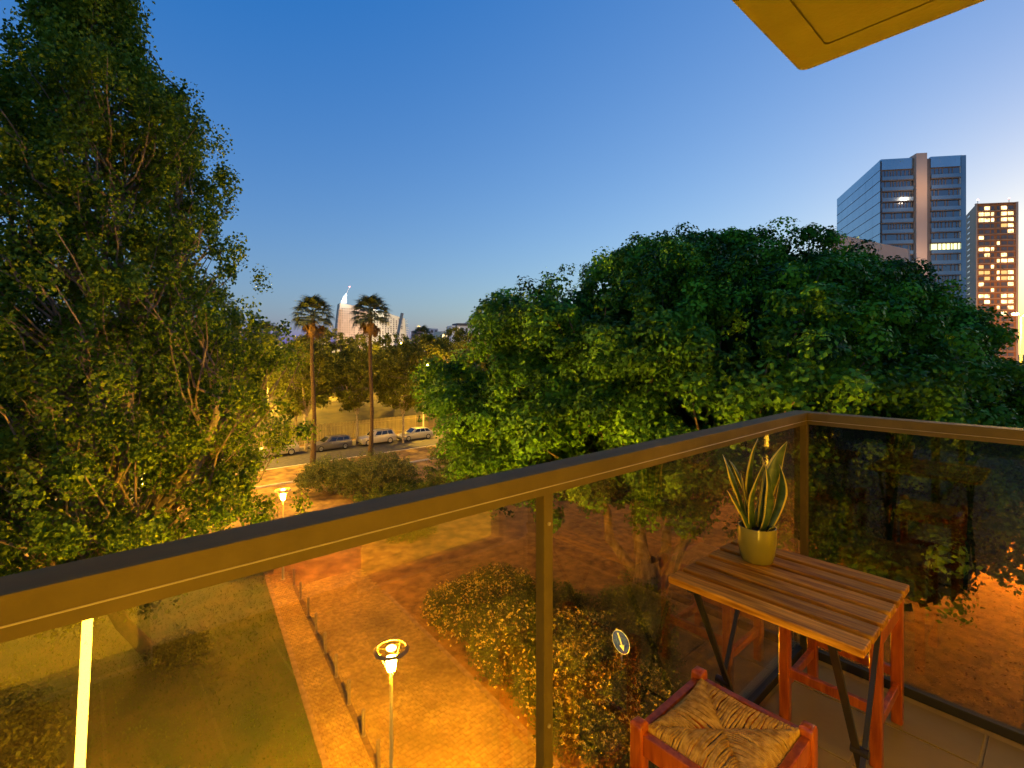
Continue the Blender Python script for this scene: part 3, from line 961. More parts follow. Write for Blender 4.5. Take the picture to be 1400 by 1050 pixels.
# tall tree at the left
tb0 = G(217, 905)
ZK = [(2.2, 0.0), (3.2, 3.6), (5.0, 5.6), (8.0, 6.4), (11.5, 5.7), (13.5, 4.5), (16.0, 4.1), (18.5, 3.8), (20.0, 3.2), (21.3, 1.8), (23.0, 1.45), (24.6, 1.3), (26.0, 0.0)]
def tall_profile(z):
    return float(np.interp(z, [k[0] for k in ZK], [k[1] for k in ZK]))
def tall_axis(z):
    px = float(np.interp(z, [0, 3, 8, 12, 16, 19, 22, 25], [215, 150, 135, 130, 130, 142, 128, 120]))
    return W((px - 700) / 672 * 17.5, 17.5)
def TP(px, py, t=17.5): return D(px, py, t)
airy_tree('tall_tree', tb0,
          [[tb0 + Vector((0, 0, -.1)), TP(155, 835), TP(110, 770), TP(95, 600), TP(100, 400), TP(120, 200), TP(115, 30)],
           [TP(155, 835), TP(190, 730, 17.8), TP(215, 620, 18.2), TP(235, 480, 18.5), TP(245, 330, 18.6), TP(240, 190, 18.5)],
           [TP(150, 830), TP(165, 700, 16.6), TP(175, 520, 16.2), TP(160, 330, 16.4), TP(150, 160, 16.8)],
           [TP(110, 770), TP(40, 650, 18), TP(10, 450, 18.2), TP(20, 250, 18.2)],
           [TP(190, 730, 17.8), TP(262, 650, 17.2), TP(295, 570, 17), TP(305, 520, 17)],
           [TP(240, 190, 18.5), TP(250, 130, 18.5)]],
          tall_profile, tall_axis, 3100, 112, .14, 'poplar_leaf', 'bark_pale', 'tall slender multi stemmed tree filling the left edge', (2.2, 26), (.28, .62), trunk='moss', lump=.15, squash=1.45, steep=.9)


def round_tree(name, base, h_trunk, R, top, n, per, leaf, mat, bark, label, group=None, tr_r=.16, lean=(0, 0)):
    base = Vector(base)
    c = base + Vector((lean[0], lean[1], (h_trunk + top) / 2))
    rz = (top - h_trunk) / 2
    forks = []
    for k in range(4):
        a = k * 1.7 + rnd.uniform(0, 1)
        forks.append([base + Vector((0, 0, h_trunk * .85)), base + Vector((lean[0] * .5 + R * .35 * math.cos(a), lean[1] * .5 + R * .35 * math.sin(a), h_trunk + rz * .6)),
                      base + Vector((lean[0] + R * .55 * math.cos(a), lean[1] + R * .55 * math.sin(a), h_trunk + rz * 1.25))])
    stems = [[base + Vector((0, 0, -.1)), base + Vector((rnd.uniform(-.1, .1), rnd.uniform(-.1, .1), h_trunk)), c]] + forks
    lumps = [rnd.uniform(.8, 1.15) for _ in range(12)]
    def prof(z):
        q = (z - c.z) / rz
        return R * max(0, 1 - q * q) ** .5 * lumps[int((q + 1) * 5.9) % 12]
    t = airy_tree(name, base, stems, prof, lambda z: (c.x + .3 * math.sin(z * 1.3), c.y), n, per, leaf, mat, bark, label, (c.z - rz, c.z + rz), (.45, .85), group, tr_r)
    return t


ST = 'street trees along the parked cars'
round_tree('plane_tree', G(418, 617), 4.6, 3.4, 12.6, 330, 60, .26, 'plane_leaf', 'bark_pale', 'golden lit street tree with pale trunk left of the dark estate car', ST, .2)
round_tree('plane_tree', G(488, 609), 4.4, 3.1, 11.2, 300, 60, .26, 'plane_leaf', 'bark_pale', 'street tree between the dark estate car and the pale car', ST, .16, (-.8, .3))
round_tree('plane_tree', G(551, 605), 4.2, 4.2, 12.2, 420, 60, .27, 'plane_leaf', 'bark_pale', 'wide street tree in front of the rightmost parked car', ST, .17, (.3, .2))

BT = 'trees beyond the fence'
far = [(405, 63, 3.6, 11.5, 'bushy tree beyond the fence, leftmost in the gap'),
       (448, 84, 4.5, 12.5, 'bushy tree beyond the fence below the left palm crown'),
       (492, 92, 4.5, 11.6, 'dark bushy tree beyond the fence in front of the far pale tower'),
       (540, 80, 4.5, 12.0, 'bushy tree beyond the fence, right of the tall right palm'),
       (585, 72, 5.0, 13.2, 'rounded brown tinted tree beyond the fence below the small palm'),
       (622, 78, 5.0, 14.0, 'bushy tree beyond the fence next to the broad evergreen'),
       (655, 66, 4.5, 13.5, 'tree beyond the fence half hidden by the broad evergreen'),
       (330, 66, 4.2, 12.8, 'lit tree beyond the road glimpsed through the tall tree, right one'),
       (265, 62, 4.4, 13.0, 'lit tree beyond the road glimpsed through the tall tree, middle one'),
       (190, 66, 4.4, 12.6, 'lit tree beyond the road glimpsed through the tall tree, left one'),
       (100, 62, 4.5, 12.0, 'lit tree beyond the road behind the tall tree trunk'),
       (20, 64, 4.5, 12.5, 'lit tree beyond the road at the far left edge'),
       (1375, 46, 4.0, 9.6, 'orange lit tree behind the railing at the right edge'),
       (1425, 40, 4.0, 9.3, 'orange lit tree below the tall road lamp at the right edge')]
for px, t_, R_, top_, lab in far:
    b = W((px - 700) / 672 * t_, t_)
    if b.y > 60.6 and px < 900: b.z = 2.6 * min(1, (b.y - 60.6) / 16)
    round_tree('bushy_tree', b, 2.4, R_, top_, int(60 * R_), 55, .34, 'plane_leaf', 'bark', lab, BT if px < 900 else 'trees by the side road', .2)
# low scrub under the far trees closes the horizon
for k, (px, t_, R_, top_) in enumerate([(430, 110, 7, 9.0), (520, 120, 8, 9.5), (600, 105, 7, 9.6), (360, 100, 7, 10), (240, 105, 8, 10), (120, 100, 8, 10), (20, 104, 8, 10)]):
    b = W((px - 700) / 672 * t_, t_); b.z = 2.4
    round_tree('scrub_tree', b, .3, R_, top_, 300, 40, .55, 'plane_leaf', 'bark', ['scrub tree far beyond the fence, behind the left palm trunk', 'scrub tree far beyond the fence, behind the right palm trunk', 'scrub tree far beyond the fence, under the white hillside house',
                'scrub tree far beyond the fence, at the right side of the tall tree', 'far scrub tree glimpsed through the middle of the tall tree', 'far scrub tree glimpsed through the left part of the tall tree', 'far scrub tree at the left picture edge'][k], 'scrub far beyond the fence', .2)


def shrub(name, ells, n, per, leaf, mat, label, group=None, flowers=0, base=None, cat_='shrub', fl_face=True):
    base = Vector(base) if base is not None else Vector((ells[0][0][0], ells[0][0][1], 0))
    t = tag(empty(name, base), label, cat_, group)
    cl = ell_clumps(ells, n, .7, -.4, floor=.06)
    cl = cl + rng.normal(size=cl.shape) * np.array((.12, .12, .10)) * ells[0][1][0]
    cl[:, 2] = np.maximum(cl[:, 2], .06)
    rd = rng.uniform(.16, .34, len(cl)) * (leaf / .07) ** .7
    A = clump_leaves(cl, rd, per, leaf, leaf * .6, .9, .4, .2, .9, .32)
    ins = np.concatenate([np.array(c) + rng.normal(size=(int(n * .3), 3)) * np.array(r) * .33 for c, r in ells]); ins = ins[ins[:, 2] > .12]
    Bq = clump_leaves(ins, np.full(len(ins), .3), 16, leaf * 1.5, leaf, .4, .2, .1, .9, .2)
    P, Dr, ls, ws, ti = cat(A, Bq)
    P[:, 2] = np.maximum(P[:, 2], .02)
    link('foliage', leaf_mesh('foliage', P - np.array(base), Dr, ls, ws, ti, M[mat]), t)
    st = MB()
    for i in range(0, len(cl), max(1, len(cl) // 25)):
        e = Vector(cl[i]) - base
        st.tube(branch_path((e.x * .3, e.y * .3, 0), e, .06, 4), [.022, .018, .014, .009, .004], 5, cap=False)
    tag(st.build('stems', M['bark'], t), kind='stuff')
    if flowers:
        f = ell_clumps(ells, flowers, .98, -.2, floor=.06)
        f = f + rng.normal(size=f.shape) * np.array((.16, .16, .12)); f[:, 2] = np.maximum(f[:, 2], .08)
        F = clump_leaves(f, np.full(len(f), .035), 12, .046, .036, .8, .7, .2, .7, .45)
        link('flowers', leaf_mesh('flowers', F[0] - np.array(base), F[1], F[2], F[3], F[4], M['petal']), t)
    return t


FS = 'flowering shrubs beside the driveway'
shrub('flowering_shrub', [((11.1, 9.4, .85), (1.45, 1.8, 1.2)), ((12.2, 8.2, .7), (1.2, 1.2, 1.0))], 760, 44, .08, 'shrub_leaf', 'orange flowering shrub at the driveway, right below the blue sign', FS, 1500)
shrub('flowering_shrub', [((11.4, 12.2, .9), (1.5, 1.8, 1.25)), ((12.8, 11.0, .8), (1.2, 1.3, 1.1))], 720, 44, .08, 'shrub_leaf', 'dense flowering shrub behind the middle railing post', FS, 1250)
shrub('flowering_shrub', [((11.9, 16.2, .5), (1.5, 1.9, .75)), ((13.8, 16.6, .5), (1.5, 1.5, .7))], 480, 50, .08, 'shrub_leaf', 'low pale flowering shrub farther up the driveway edge', FS, 1500)
shrub('dark_shrub', [((12.3, 14.3, .6), (1.5, 1.1, .85)), ((14.2, 13.6, .6), (1.5, 1.2, .85))], 420, 55, .08, 'shrub_leaf', 'dark green shrub without flowers between the flowering ones', FS)
shrub('dark_shrub', [((14.6, 10.2, .6), (1.6, 1.4, .9)), ((16.6, 11.6, .6), (1.6, 1.3, .85))], 420, 50, .085, 'shrub_leaf', 'dark shrub below the broad evergreen, behind the blue sign', None)
shrub('lawn_shrub', [((-2.4, 17.6, 1.0), (1.8, 1.8, 1.3)), ((-3.2, 15.6, .8), (1.6, 1.6, 1.0))], 460, 60, .13, 'shrub_leaf', 'leafy green shrub on the lawn at the lower left corner', None)
shrub('lawn_shrub', [((2.6, 21.1, .3), (.9, .7, .4))], 90, 40, .09, 'shrub_leaf', 'small leafy plant at the foot of the tall tree', None)
HG = 'clipped shrubs on the plaza'
shrub('round_shrub', [(tuple(W(-14.2, 38.6, 1.2)), (2.3, 1.9, 1.35))], 330, 60, .11, 'hedge_leaf', 'rounded shrub on the plaza, left one beside the post lamp', HG)
shrub('round_shrub', [(tuple(W(-10.3, 38.2, 1.3)), (2.7, 2.1, 1.5))], 380, 60, .11, 'hedge_leaf', 'rounded shrub on the plaza, right one toward the broad tree', HG)
shrub('plaza_shrub', [(tuple(W(-8.4, 36.0, .5)), (3.0, 1.5, .75)), (tuple(W(-6.0, 37.4, .6)), (2.0, 1.5, .9))], 300, 40, .10, 'shrub_leaf', 'low dark shrub bed just above the long rail', None)
shrub('plaza_shrub', [(tuple(W(-6.0, 29.6, .15)), (1.5, .8, .3))], 120, 34, .09, 'shrub_leaf', 'small dark planting seen under the long rail', None)
shrub('plaza_shrub', [(tuple(W(-4.2, 43.0, 1.2)), (3.2, 2.5, 2.0)), (tuple(W(-1.0, 40, 1.0)), (3.0, 2.5, 2.2))], 300, 45, .16, 'shrub_leaf', 'dark shrub mass under the left end of the broad evergreen', None)
shrub('plaza_shrub', [(tuple(W(-13.0, 25.2, .6)), (1.5, 1.2, .9))], 150, 45, .10, 'shrub_leaf', 'low shrub beside the small post lamp above the rail', None)

# grass tufts on the lawn and dry leaves on the right: nobody could count them
def scatter(poly_fn, n, z):
    out = []
    while len(out) < n:
        a, b = poly_fn()
        out.append((a, b, z))
    return np.array(out)
def lawn_pt():
    while True:
        y = rng.uniform(9, 31); x = rng.uniform(-9, 7.5)
        if x < xl(y) - .12: return x, y
P = scatter(lawn_pt, 42000, .004)
Dr = rng.normal(size=P.shape) * .5; Dr[:, 2] = 1.0
L = rng.uniform(.035, .11, len(P))
patch = .5 + .25 * np.sin(P[:, 0] * 1.7 + np.sin(P[:, 1] * 1.1) * 2) * np.cos(P[:, 1] * 1.3)
tag(link('grass', leaf_mesh('grass', P, Dr, L, L * .35, patch + rng.normal(0, .22, len(P)), M['grass_blade'], True)), 'short patchy grass growing on the lawn left of the footpath', 'grass', kind='stuff')
def litter_pt():
    while True:
        px, py = rng.uniform(1120, 1480), 482 + 672 * CAM_Z / rng.uniform(13, 48)
        g = G(px, py)
        return g.x, g.y
P = scatter(litter_pt, 12000, .012)
Dr = rng.normal(size=P.shape) * .4; Dr[:, 2] = 1
L = rng.uniform(.05, .14, len(P))
tag(link('dry_leaves', leaf_mesh('dry_leaves', P, Dr, L, L * .6, rng.uniform(0, 1, len(P)), M['dry_leaf'])), 'dry fallen leaves scattered over the orange lit ground at the right', 'fallen leaves', kind='stuff')

# ------------------------------------------------------------------ palms
def frond_mesh():
    mb = MB()
    mb.tube([(0, 0, 0), (.5, 0, .16), (1.0, 0, .18)], [.03, .022, .015], 5, mi=0)
    for k in range(17):
        a = math.radians(-78 + 156 * k / 16)
        Lk = 1.05 * (1 - .25 * abs(math.sin(a)))
        d = Vector((math.cos(a), math.sin(a), 0))
        s = Vector((-d.y, d.x, 0)) * .055
        p0 = Vector((1.0, 0, .18)); p1 = p0 + d * Lk * .55 + Vector((0, 0, .05)); p2 = p0 + d * Lk + Vector((0, 0, -.42 * rnd.uniform(.6, 1.2)))
        mb.add([p0, p1 + s, p2, p1 - s], [(0, 1, 2, 3)])
    return mb
FRM = frond_mesh().mesh('frond', M['frond'])
DEAD = frond_mesh().mesh('dead_frond', M['dead_frond'])
def palm(base, height, label, r=.23, nf=36, s=1.18):
    base = Vector(base)
    t = tag(empty('palm_tree', base), label, 'palm', 'fan palms along the road')
    n = 22
    pts = [(.12 * math.sin(i * .3), .1 * math.cos(i * .25), height * i / n - (.1 if i == 0 else 0)) for i in range(n + 1)]
    rad = [r * (1.35 - .5 * min(1, i / 4)) * (1.05 if i % 2 else .97) * (1 - .12 * i / n) for i in range(n + 1)]
    MB().tube(pts, rad, 12).build('trunk', M['palm_bark'], t, smooth=True)
    topp = Vector(pts[-1])
    for k in range(nf):
        a = k * 2.39996
        e = math.radians(78 - 108 * (k / nf) ** .85)
        o = link('frond', FRM, t, topp + Vector((0, 0, .05 - .25 * k / nf)), (rnd.uniform(-.2, .2), -e, a), (s, s, s))
    for k in range(20):
        a = k * 2.1
        e = math.radians(-38 - 42 * rnd.random())
        q = s * rnd.uniform(.5, .8)
        link('dead_frond', DEAD, t, topp + Vector((0, 0, -.25 - .7 * rnd.random())), (rnd.uniform(-.3, .3), -e, a), (q, q * .7, q))
    return t
palm(G(428, 635), 14.6, 'tall fan palm at the road, left of the two in the gap')
palm(G(507, 624), 15.0, 'tall fan palm at the road, right one before the far pale towers', s=1.25)
palm(D(577, 482, 84) - Vector((0, 0, CAM_Z)), 13.6, 'distant small fan palm showing above the trees right of the pale towers', nf=24)
palm(D(362, 482, 66) - Vector((0, 0, CAM_Z)), 13.2, 'fan palm half hidden behind the right edge of the tall tree', nf=24)

# ------------------------------------------------------------------ lamps
def post_lamp(loc, H, label, s=1.0, mat='glow_sodium'):
    t = tag(empty('post_lamp', loc), label, 'street lamp', 'post top lamps on the footpaths')
    MB().lathe([(.0, 0), (.11, 0), (.11, .03), (.06, .06), (.055, .9), (.042, .95), (.036, H - .16), (.05, H - .15), (.06, H - .12), (0, H - .12)], 14).build('pole', M['galv'], t, smooth=True)
    MB().lathe([(.0, H - .12), (.085, H - .12), (.115, H + .14), (0, H + .14)], 12).build('lamp_glass', M[mat], t)
    MB().lathe([(.315, H + .345), (.345, H + .332), (.38, H + .312), (.385, H + .32), (.345, H + .346), (.315, H + .356), (.315, H + .345)], 32).build('reflector_ring', M['lamp_ring'], t, smooth=True)
    MB().lathe([(0, H + .33), (.10, H + .335), (.115, H + .36), (.07, H + .40), (0, H + .41)], 12).build('lamp_top', M[mat + '_top'], t, smooth=True)
    sp = MB()
    for k in range(3):
        a = k * 2.094 + .4
        sp.bar((.09 * math.cos(a), .09 * math.sin(a), H - .12), (.31 * math.cos(a), .31 * math.sin(a), H + .335), .012, .012)
        sp.bar((.09 * math.cos(a), .09 * math.sin(a), H + .35), (.3 * math.cos(a), .3 * math.sin(a), H + .355), .012, .012)
    sp.build('bracket', M['dark_steel'], t)
    return t
M['glow_gold_top'] = M['glow_side_top'] = M['glow_path_top'] = mk_emit('path_lamp_top', (1.0, .5, .1), 3)
M['glow_sodium_top'] = mk_emit('sodium_lamp_top', (1.0, .6, .15), 5)
LA = D(535, 916, 10.8); LA.z = 0
post_lamp(LA, 4.15, 'lit post lamp with ring shade on the footpath below the balcony')
LB = D(387, 680, 23.8); LB.z = 0
post_lamp(LB, 4.0, 'lit post lamp farther along the footpath, glowing just above the rail', mat='glow_path')
LC_ = D(196, 662, 25.9); LC_.z = 0
post_lamp(LC_, 4.0, 'lit post lamp hidden behind the lower crown of the tall tree', mat='glow_gold')
post_lamp((38.0, .3, 0), 4.1, 'lit post lamp on the leaf strewn ground, outside the right picture edge', mat='glow_side')


def road_lamp(loc, H, rz, label, arms=(1, -1), power='glow_road'):
    t = tag(empty('road_lamp', loc, rz), label, 'street lamp', 'tall lamps along the roads')
    MB().lathe([(0, 0), (.16, 0), (.15, .8), (.11, .9), (.06, H), (0, H)], 14).build('pole', M['galv'], t, smooth=True)
    for k in arms:
        MB().tube([(0, 0, H - .1), (.5 * k, 0, H + .12), (1.2 * k, 0, H + .16)], .035, 8).build('arm', M['galv'], t)
        h = MB().box(min(1.1 * k, 1.75 * k), max(1.1 * k, 1.75 * k), -.15, .15, H + .10, H + .24).build('lamp_head', M['galv'], t, bevel=.03)
        MB().lathe([(0, -.12), (.13, -.10), (.2, 0)], 12).build('lamp_glass', M[power], h, loc=(1.45 * k, 0, H + .095))
    return t
RL = D(181, 424, 34.8); RL.z = 0
road_lamp(RL, 13.8, math.pi / 2, 'tall double road lamp glimpsed through the crown of the tall tree')
RR = D(1396, 430, 38.8); RR.z = 0
road_lamp(RR, 13.9, math.radians(-10), 'tall double road lamp blazing at the right picture edge')
road_lamp((10.5, 58.9, .0), 9.2, -math.pi / 2, 'road lamp beyond the road behind the right edge of the tall tree', (1,))
road_lamp((35.5, 58.9, .0), 9.2, -math.pi / 2, 'road lamp beyond the road hidden behind the broad evergreen', (1,))
road_lamp(D(552, 482, 96) - Vector((0, 0, CAM_Z - 2.4)), 10.3, math.radians(40), 'distant road lamp shining among the trees right of the right palm')
road_lamp(D(437, 482, 92) - Vector((0, 0, CAM_Z - 2.4)), 8.2, math.radians(20), 'distant road lamp among the trees behind the left palm')
road_lamp(D(366, 482, 74) - Vector((0, 0, CAM_Z - 2.2)), 6.6, math.radians(20), 'distant road lamp among the trees left of the left palm')
road_lamp(D(150, 482, 80) - Vector((0, 0, CAM_Z - 2.4)), 8.5, math.radians(20), 'distant road lamp behind the tall tree at the left')

# ------------------------------------------------------------------ bollards, sign, fence, cars
bolls = MB().lathe([(0, 0), (.05, 0), (.05, .70), (.058, .72), (.058, .77), (.04, .80), (0, .805)], 14).mesh('bollard', M['bollard'], smooth=True)
bplate = MB().lathe([(0, 0), (.085, 0), (.085, .03), (.055, .045), (0, .045)], 14).mesh('base_collar', M['bollard'], smooth=True)
ordn = ['nearest', 'second', 'third', 'fourth', 'fifth', 'sixth', 'seventh', 'eighth', 'ninth', 'tenth', 'eleventh']
for k, y in enumerate([12.05, 13.35, 14.85, 16.4, 17.95, 19.5, 21.0, 22.6, 24.2]):
    t = tag(empty('bollard', (xb(y), y, .012)), ('%s bollard of the row along the footpath, counted from the lit lamp' % ordn[k]), 'bollard', 'bollards along the footpath')
    link('post', bolls, t, rot=(rnd.uniform(-.015, .015), rnd.uniform(-.015, .015), 0)); link('base_collar', bplate, t)

SG = D(850, 877, 14.5); SG0 = Vector((SG.x, SG.y, 0))
sg = tag(empty('road_sign', SG0), 'round blue road sign with white arrow pointing down right, above the shrubs', 'road sign')
MB().tube([(0, 0, -.05), (0, 0, SG.z + .25)], .03, 10).build('pole', M['galv'], sg, smooth=True)
M['sign_blue'] = mk('sign_blue', (.015, .075, .80), (.02, .09, .86), 6, .4)
M['sign_white'] = mk('sign_white', (.78, .78, .75), None, rough=.45)
M['sign_grey'] = mk('sign_grey', (.3, .3, .3), None, rough=.5)
vdir = math.atan2(-SG.y, -SG.x)
rz = vdir - math.radians(40)
def discp(r, x, th, m, nm, parent):
    return MB().tube([(x, 0, 0), (x + th, 0, 0)], r, 40).build(nm, m, parent, loc=(0, 0, SG.z) if parent is sg else (0, 0, 0), rot=(0, 0, rz) if parent is sg else (0, 0, 0))
plate = discp(.335, .034, .006, M['sign_white'], 'sign_disc', sg)
discp(.312, .0405, .0025, M['sign_blue'], 'blue_face', plate)
ar = MB()
def arrow2d(pts):
    a = math.radians(-62)     # the shaft runs down to the right as seen by drivers
    out = []
    for u, v in pts:
        y = u * math.cos(a) - v * math.sin(a); z = u * math.sin(a) + v * math.cos(a)
        out.append((y, z))
    return out
pts = arrow2d([(-.25, -.03), (.08, -.03), (.08, -.11), (.25, 0), (.08, .11), (.08, .03), (-.25, .03)])
ar.add([(.0445, p[0], p[1]) for p in pts], [tuple(range(7))]).add([(.0437, p[0], p[1]) for p in pts], [tuple(range(6, -1, -1))])
ar.build('arrow', M['sign_white'], plate)

fn = tag(empty('picket_fence', (8, 60.0, 0)), 'pale upright picket fence behind the parked cars', 'fence')
pk = MB().box(-.045, .045, -.012, .012, .1, 2.35).mesh('picket', M['fence'])
for i in range(190):
    link('picket', pk, fn, (i * .19, 0, rnd.uniform(-.015, .015)))
for z in (.45, 1.95):
    MB().box(-.1, 36.1, .014, .05, z - .035, z + .035).build('rail', M['fence'], fn)
for i in range(13):
    MB().box(i * 3 - .04, i * 3 + .04, .052, .13, 0, 2.3).build('post', M['fence'], fn)


def car(loc, rz, label, paint, style):
    t = tag(empty('parked_car', loc, rz), label, 'car', 'cars parked along the far kerb')
    Lh, Wh = 2.2, .89
    if style == 'estate': hood, cab, top, roof, tail = .80, .98, 1.46, (-.35, 1.95), 2.18
    elif style == 'suv': hood, cab, top, roof, tail = .98, 1.05, 1.66, (-.45, 1.75), 2.12
    else: hood, cab, top, roof, tail = .82, .95, 1.45, (-.25, 1.35), 2.05
    gc = .22 if style == 'suv' else .17
    # body: front at -x
    prof = [(-2.2, gc + .1), (-2.24, .55), (-2.12, hood - .1), (-1.75, hood), (-.95, cab - .02), (2.1, cab + .02), (2.2, cab - .12), (2.22, .5), (2.12, gc + .05), (-2.05, gc)]
    mb = MB()
    n = len(prof)
    ys = [(-Wh + .10, .93), (-Wh, 1.0), (-Wh, 1.0), (Wh, 1.0), (Wh, 1.0), (Wh - .10, .93)]
    rings = []
    for y, k in ((-Wh + .07, .97), (-Wh, 1.0), (Wh, 1.0), (Wh - .07, .97)):
        rings.append([(x * k, y, z if k == 1 else z * .98 + .012) for x, z in prof])
    # outer skin as prism with bevelled edges
    vs = [(x, -Wh, z) for x, z in prof] + [(x, Wh, z) for x, z in prof]
    mb.add(vs, [tuple(range(n)), tuple(range(2 * n - 1, n - 1, -1))] + [(i, n + i, n + (i + 1) % n, (i + 1) % n) for i in range(n)])
    me = mb.mesh('body', paint)
    bmx = bmesh.new(); bmx.from_mesh(me); bmesh.ops.recalc_face_normals(bmx, faces=bmx.faces[:])
    bmesh.ops.bevel(bmx, geom=bmx.edges[:], offset=.055, segments=3, affect='EDGES', profile=.5); bmx.to_mesh(me); bmx.free()
    me.polygons.foreach_set('use_smooth', [True] * len(me.polygons)); me.set_sharp_from_angle(angle=.7)
    body = link('body', me, t)
    # cabin
    xa, xb_ = -1.05, tail - .02
    ra_, rb_ = roof
    wb, wt = Wh - .06, Wh - .22
    lo = [(xa, -wb, cab - .04), (xb_, -wb, cab - .04), (xb_, wb, cab - .04), (xa, wb, cab - .04)]
    hi = [(ra_, -wt, top), (rb_, -wt, top - .03), (rb_, wt, top - .03), (ra_, wt, top)]
    mb = MB().add(lo + hi, [(3, 2, 1, 0), (4, 5, 6, 7), (0, 1, 5, 4), (1, 2, 6, 5), (2, 3, 7, 6), (3, 0, 4, 7)])
    mb.build('cabin', paint, t, smooth=True, bevel=.05, segs=3)
    V = [Vector(p) for p in lo + hi]
    def pane(a, b, c, d, u0, u1, v0, v1, name):
        a, b, c, d = V[a], V[b], V[c], V[d]     # a-b lower edge, d-c upper edge
        f = lambda u, v: (a.lerp(b, u)).lerp(d.lerp(c, u), v)
        nrm = (b - a).cross(d - a).normalized()
        q = [f(u0, v0), f(u1, v0), f(u1, v1), f(u0, v1)]
        MB().add([p + nrm * .008 for p in q] + [p - nrm * .02 for p in q], [(0, 1, 2, 3), (0, 4, 5, 1), (1, 5, 6, 2), (2, 6, 7, 3), (3, 7, 4, 0)]).build(name, M['car_glass'], t)
    for side in ((0, 1, 5, 4), (2, 3, 7, 6)):
        for u0, u1 in (((.14, .40), (.43, .68), (.71, .92)) if side[0] == 0 else ((.08, .29), (.32, .57), (.60, .86))):
            pane(*side, u0, u1, .18, .86, 'side_window')
    pane(3, 0, 4, 7, .08, .92, .1, .9, 'windscreen')
    pane(1, 2, 6, 5, .1, .9, .2, .86, 'rear_window')
    wr = .33 if style != 'suv' else .37
    for x in (-1.38, 1.36):
        for s in (-1, 1):
            w = empty('wheel', (x, s * (Wh - .10), wr), 0, t)
            MB().lathe([(wr * .62, -.11), (wr * .95, -.11), (wr, -.07), (wr, .07), (wr * .95, .11), (wr * .62, .11)], 22).build('tyre', M['tyre'], w, smooth=True, rot=(math.pi / 2, 0, 0))
            rm = MB().lathe([(wr * .64, -.06), (wr * .64, .112), (wr * .58, .115), (wr * .56, .07), (.0, .07)], 22)
            for k in range(5):
                a = k * 1.2566
                rm.bar((.05 * math.cos(a), .05 * math.sin(a), .095), (wr * .58 * math.cos(a), wr * .58 * math.sin(a), .1), .05, .03, (0, 0, 1))
            rm.build('rim', M['rim'], w, smooth=False, rot=(math.pi / 2 if s < 0 else -math.pi / 2, 0, 0))
    for s in (-1, 1):
        MB().box(2.17, 2.235, s * .62 - .17, s * .62 + .17, cab - .27, cab - .12).build('tail_light', M['tail'], t, bevel=.02)
        MB().box(-2.235, -2.08, s * .62 - .16, s * .62 + .16, hood - .24, hood - .13).build('headlight', M['headl'], t, bevel=.02)
        MB().box(-.80, -.62, s * (Wh + .03) - .07, s * (Wh + .03) + .07, cab + .02, cab + .14).build('mirror', paint, t, bevel=.02)
        MB().box(-.2, -.05, s * (Wh + .004) - .012, s * (Wh + .004) + .012, cab - .14, cab - .11).build('door_handle', M['rim'], t)
    MB().box(2.205, 2.232, -.26, .26, .60, .71).build('number_plate', M['sign_white'], t)
    MB().box(2.12, 2.25, -.80, .80, gc + .06, gc + .24).build('bumper', M['tyre'], t, bevel=.02)
    MB().box(-2.27, -2.15, -.78, .78, gc + .08, gc + .22).build('bumper', M['tyre'], t, bevel=.02)
    if style != 'hatch':
        for s in (-1, 1):
            MB().bar((ra_ + .15, s * (wt - .04), top + .03), (rb_ - .1, s * (wt - .04), top + .01), .03, .03).build('roof_bar', M['dark_steel'], t)
    return t
M['car_glass'] = mk('car_glass', (.012, .014, .016), None, rough=.06, spec=.6)
M['tyre'] = mk('tyre_rubber', (.015, .015, .015), None, rough=.85)
M['rim'] = mk('wheel_alloy', (.45, .45, .44), None, rough=.3, metal=.7)
M['tail'] = mk('tail_lens', (.35, .015, .01), None, rough=.2)
M['headl'] = mk('head_lens', (.6, .6, .58), None, rough=.12)
def paint(nm, c): return mk(nm, c, None, rough=.28, coat=.6, metal=.25)
car((21.4, 55.6, .01), .0, 'dark grey estate car parked by the fence, between the palm trunks', paint('paint_grey', (.11, .10, .09)), 'estate')
car((26.9, 55.4, .01), -.03, 'pale off road car parked right of the dark estate car', paint('paint_pale', (.36, .34, .28)), 'suv')
car((32.0, 55.0, .01), -.05, 'light coloured car at the right end of the row, half hidden by foliage', paint('paint_silver', (.28, .28, .25)), 'hatch')
car((15.6, 55.9, .01), .03, 'car at the left end of the row beside the tall tree', paint('paint_tan', (.30, .27, .22)), 'suv')

# ------------------------------------------------------------------ city behind
def bm_face(mb, o, u, w, z0, z1, off, th, mi=0):
    """slab on a facade: o origin (x,y), u unit direction, from s0..s1"""
    s0, s1 = w
    nrm = Vector((u[1], -u[0], 0))
    p = [Vector((o[0], o[1], 0)) + Vector((u[0], u[1], 0)) * s for s in (s0, s1)]
    q = [p[0] + nrm * off, p[1] + nrm * off, p[1] + nrm * (off - th), p[0] + nrm * (off - th)]
    mb.prism([(v.x, v.y) for v in q], z0, z1, mi)

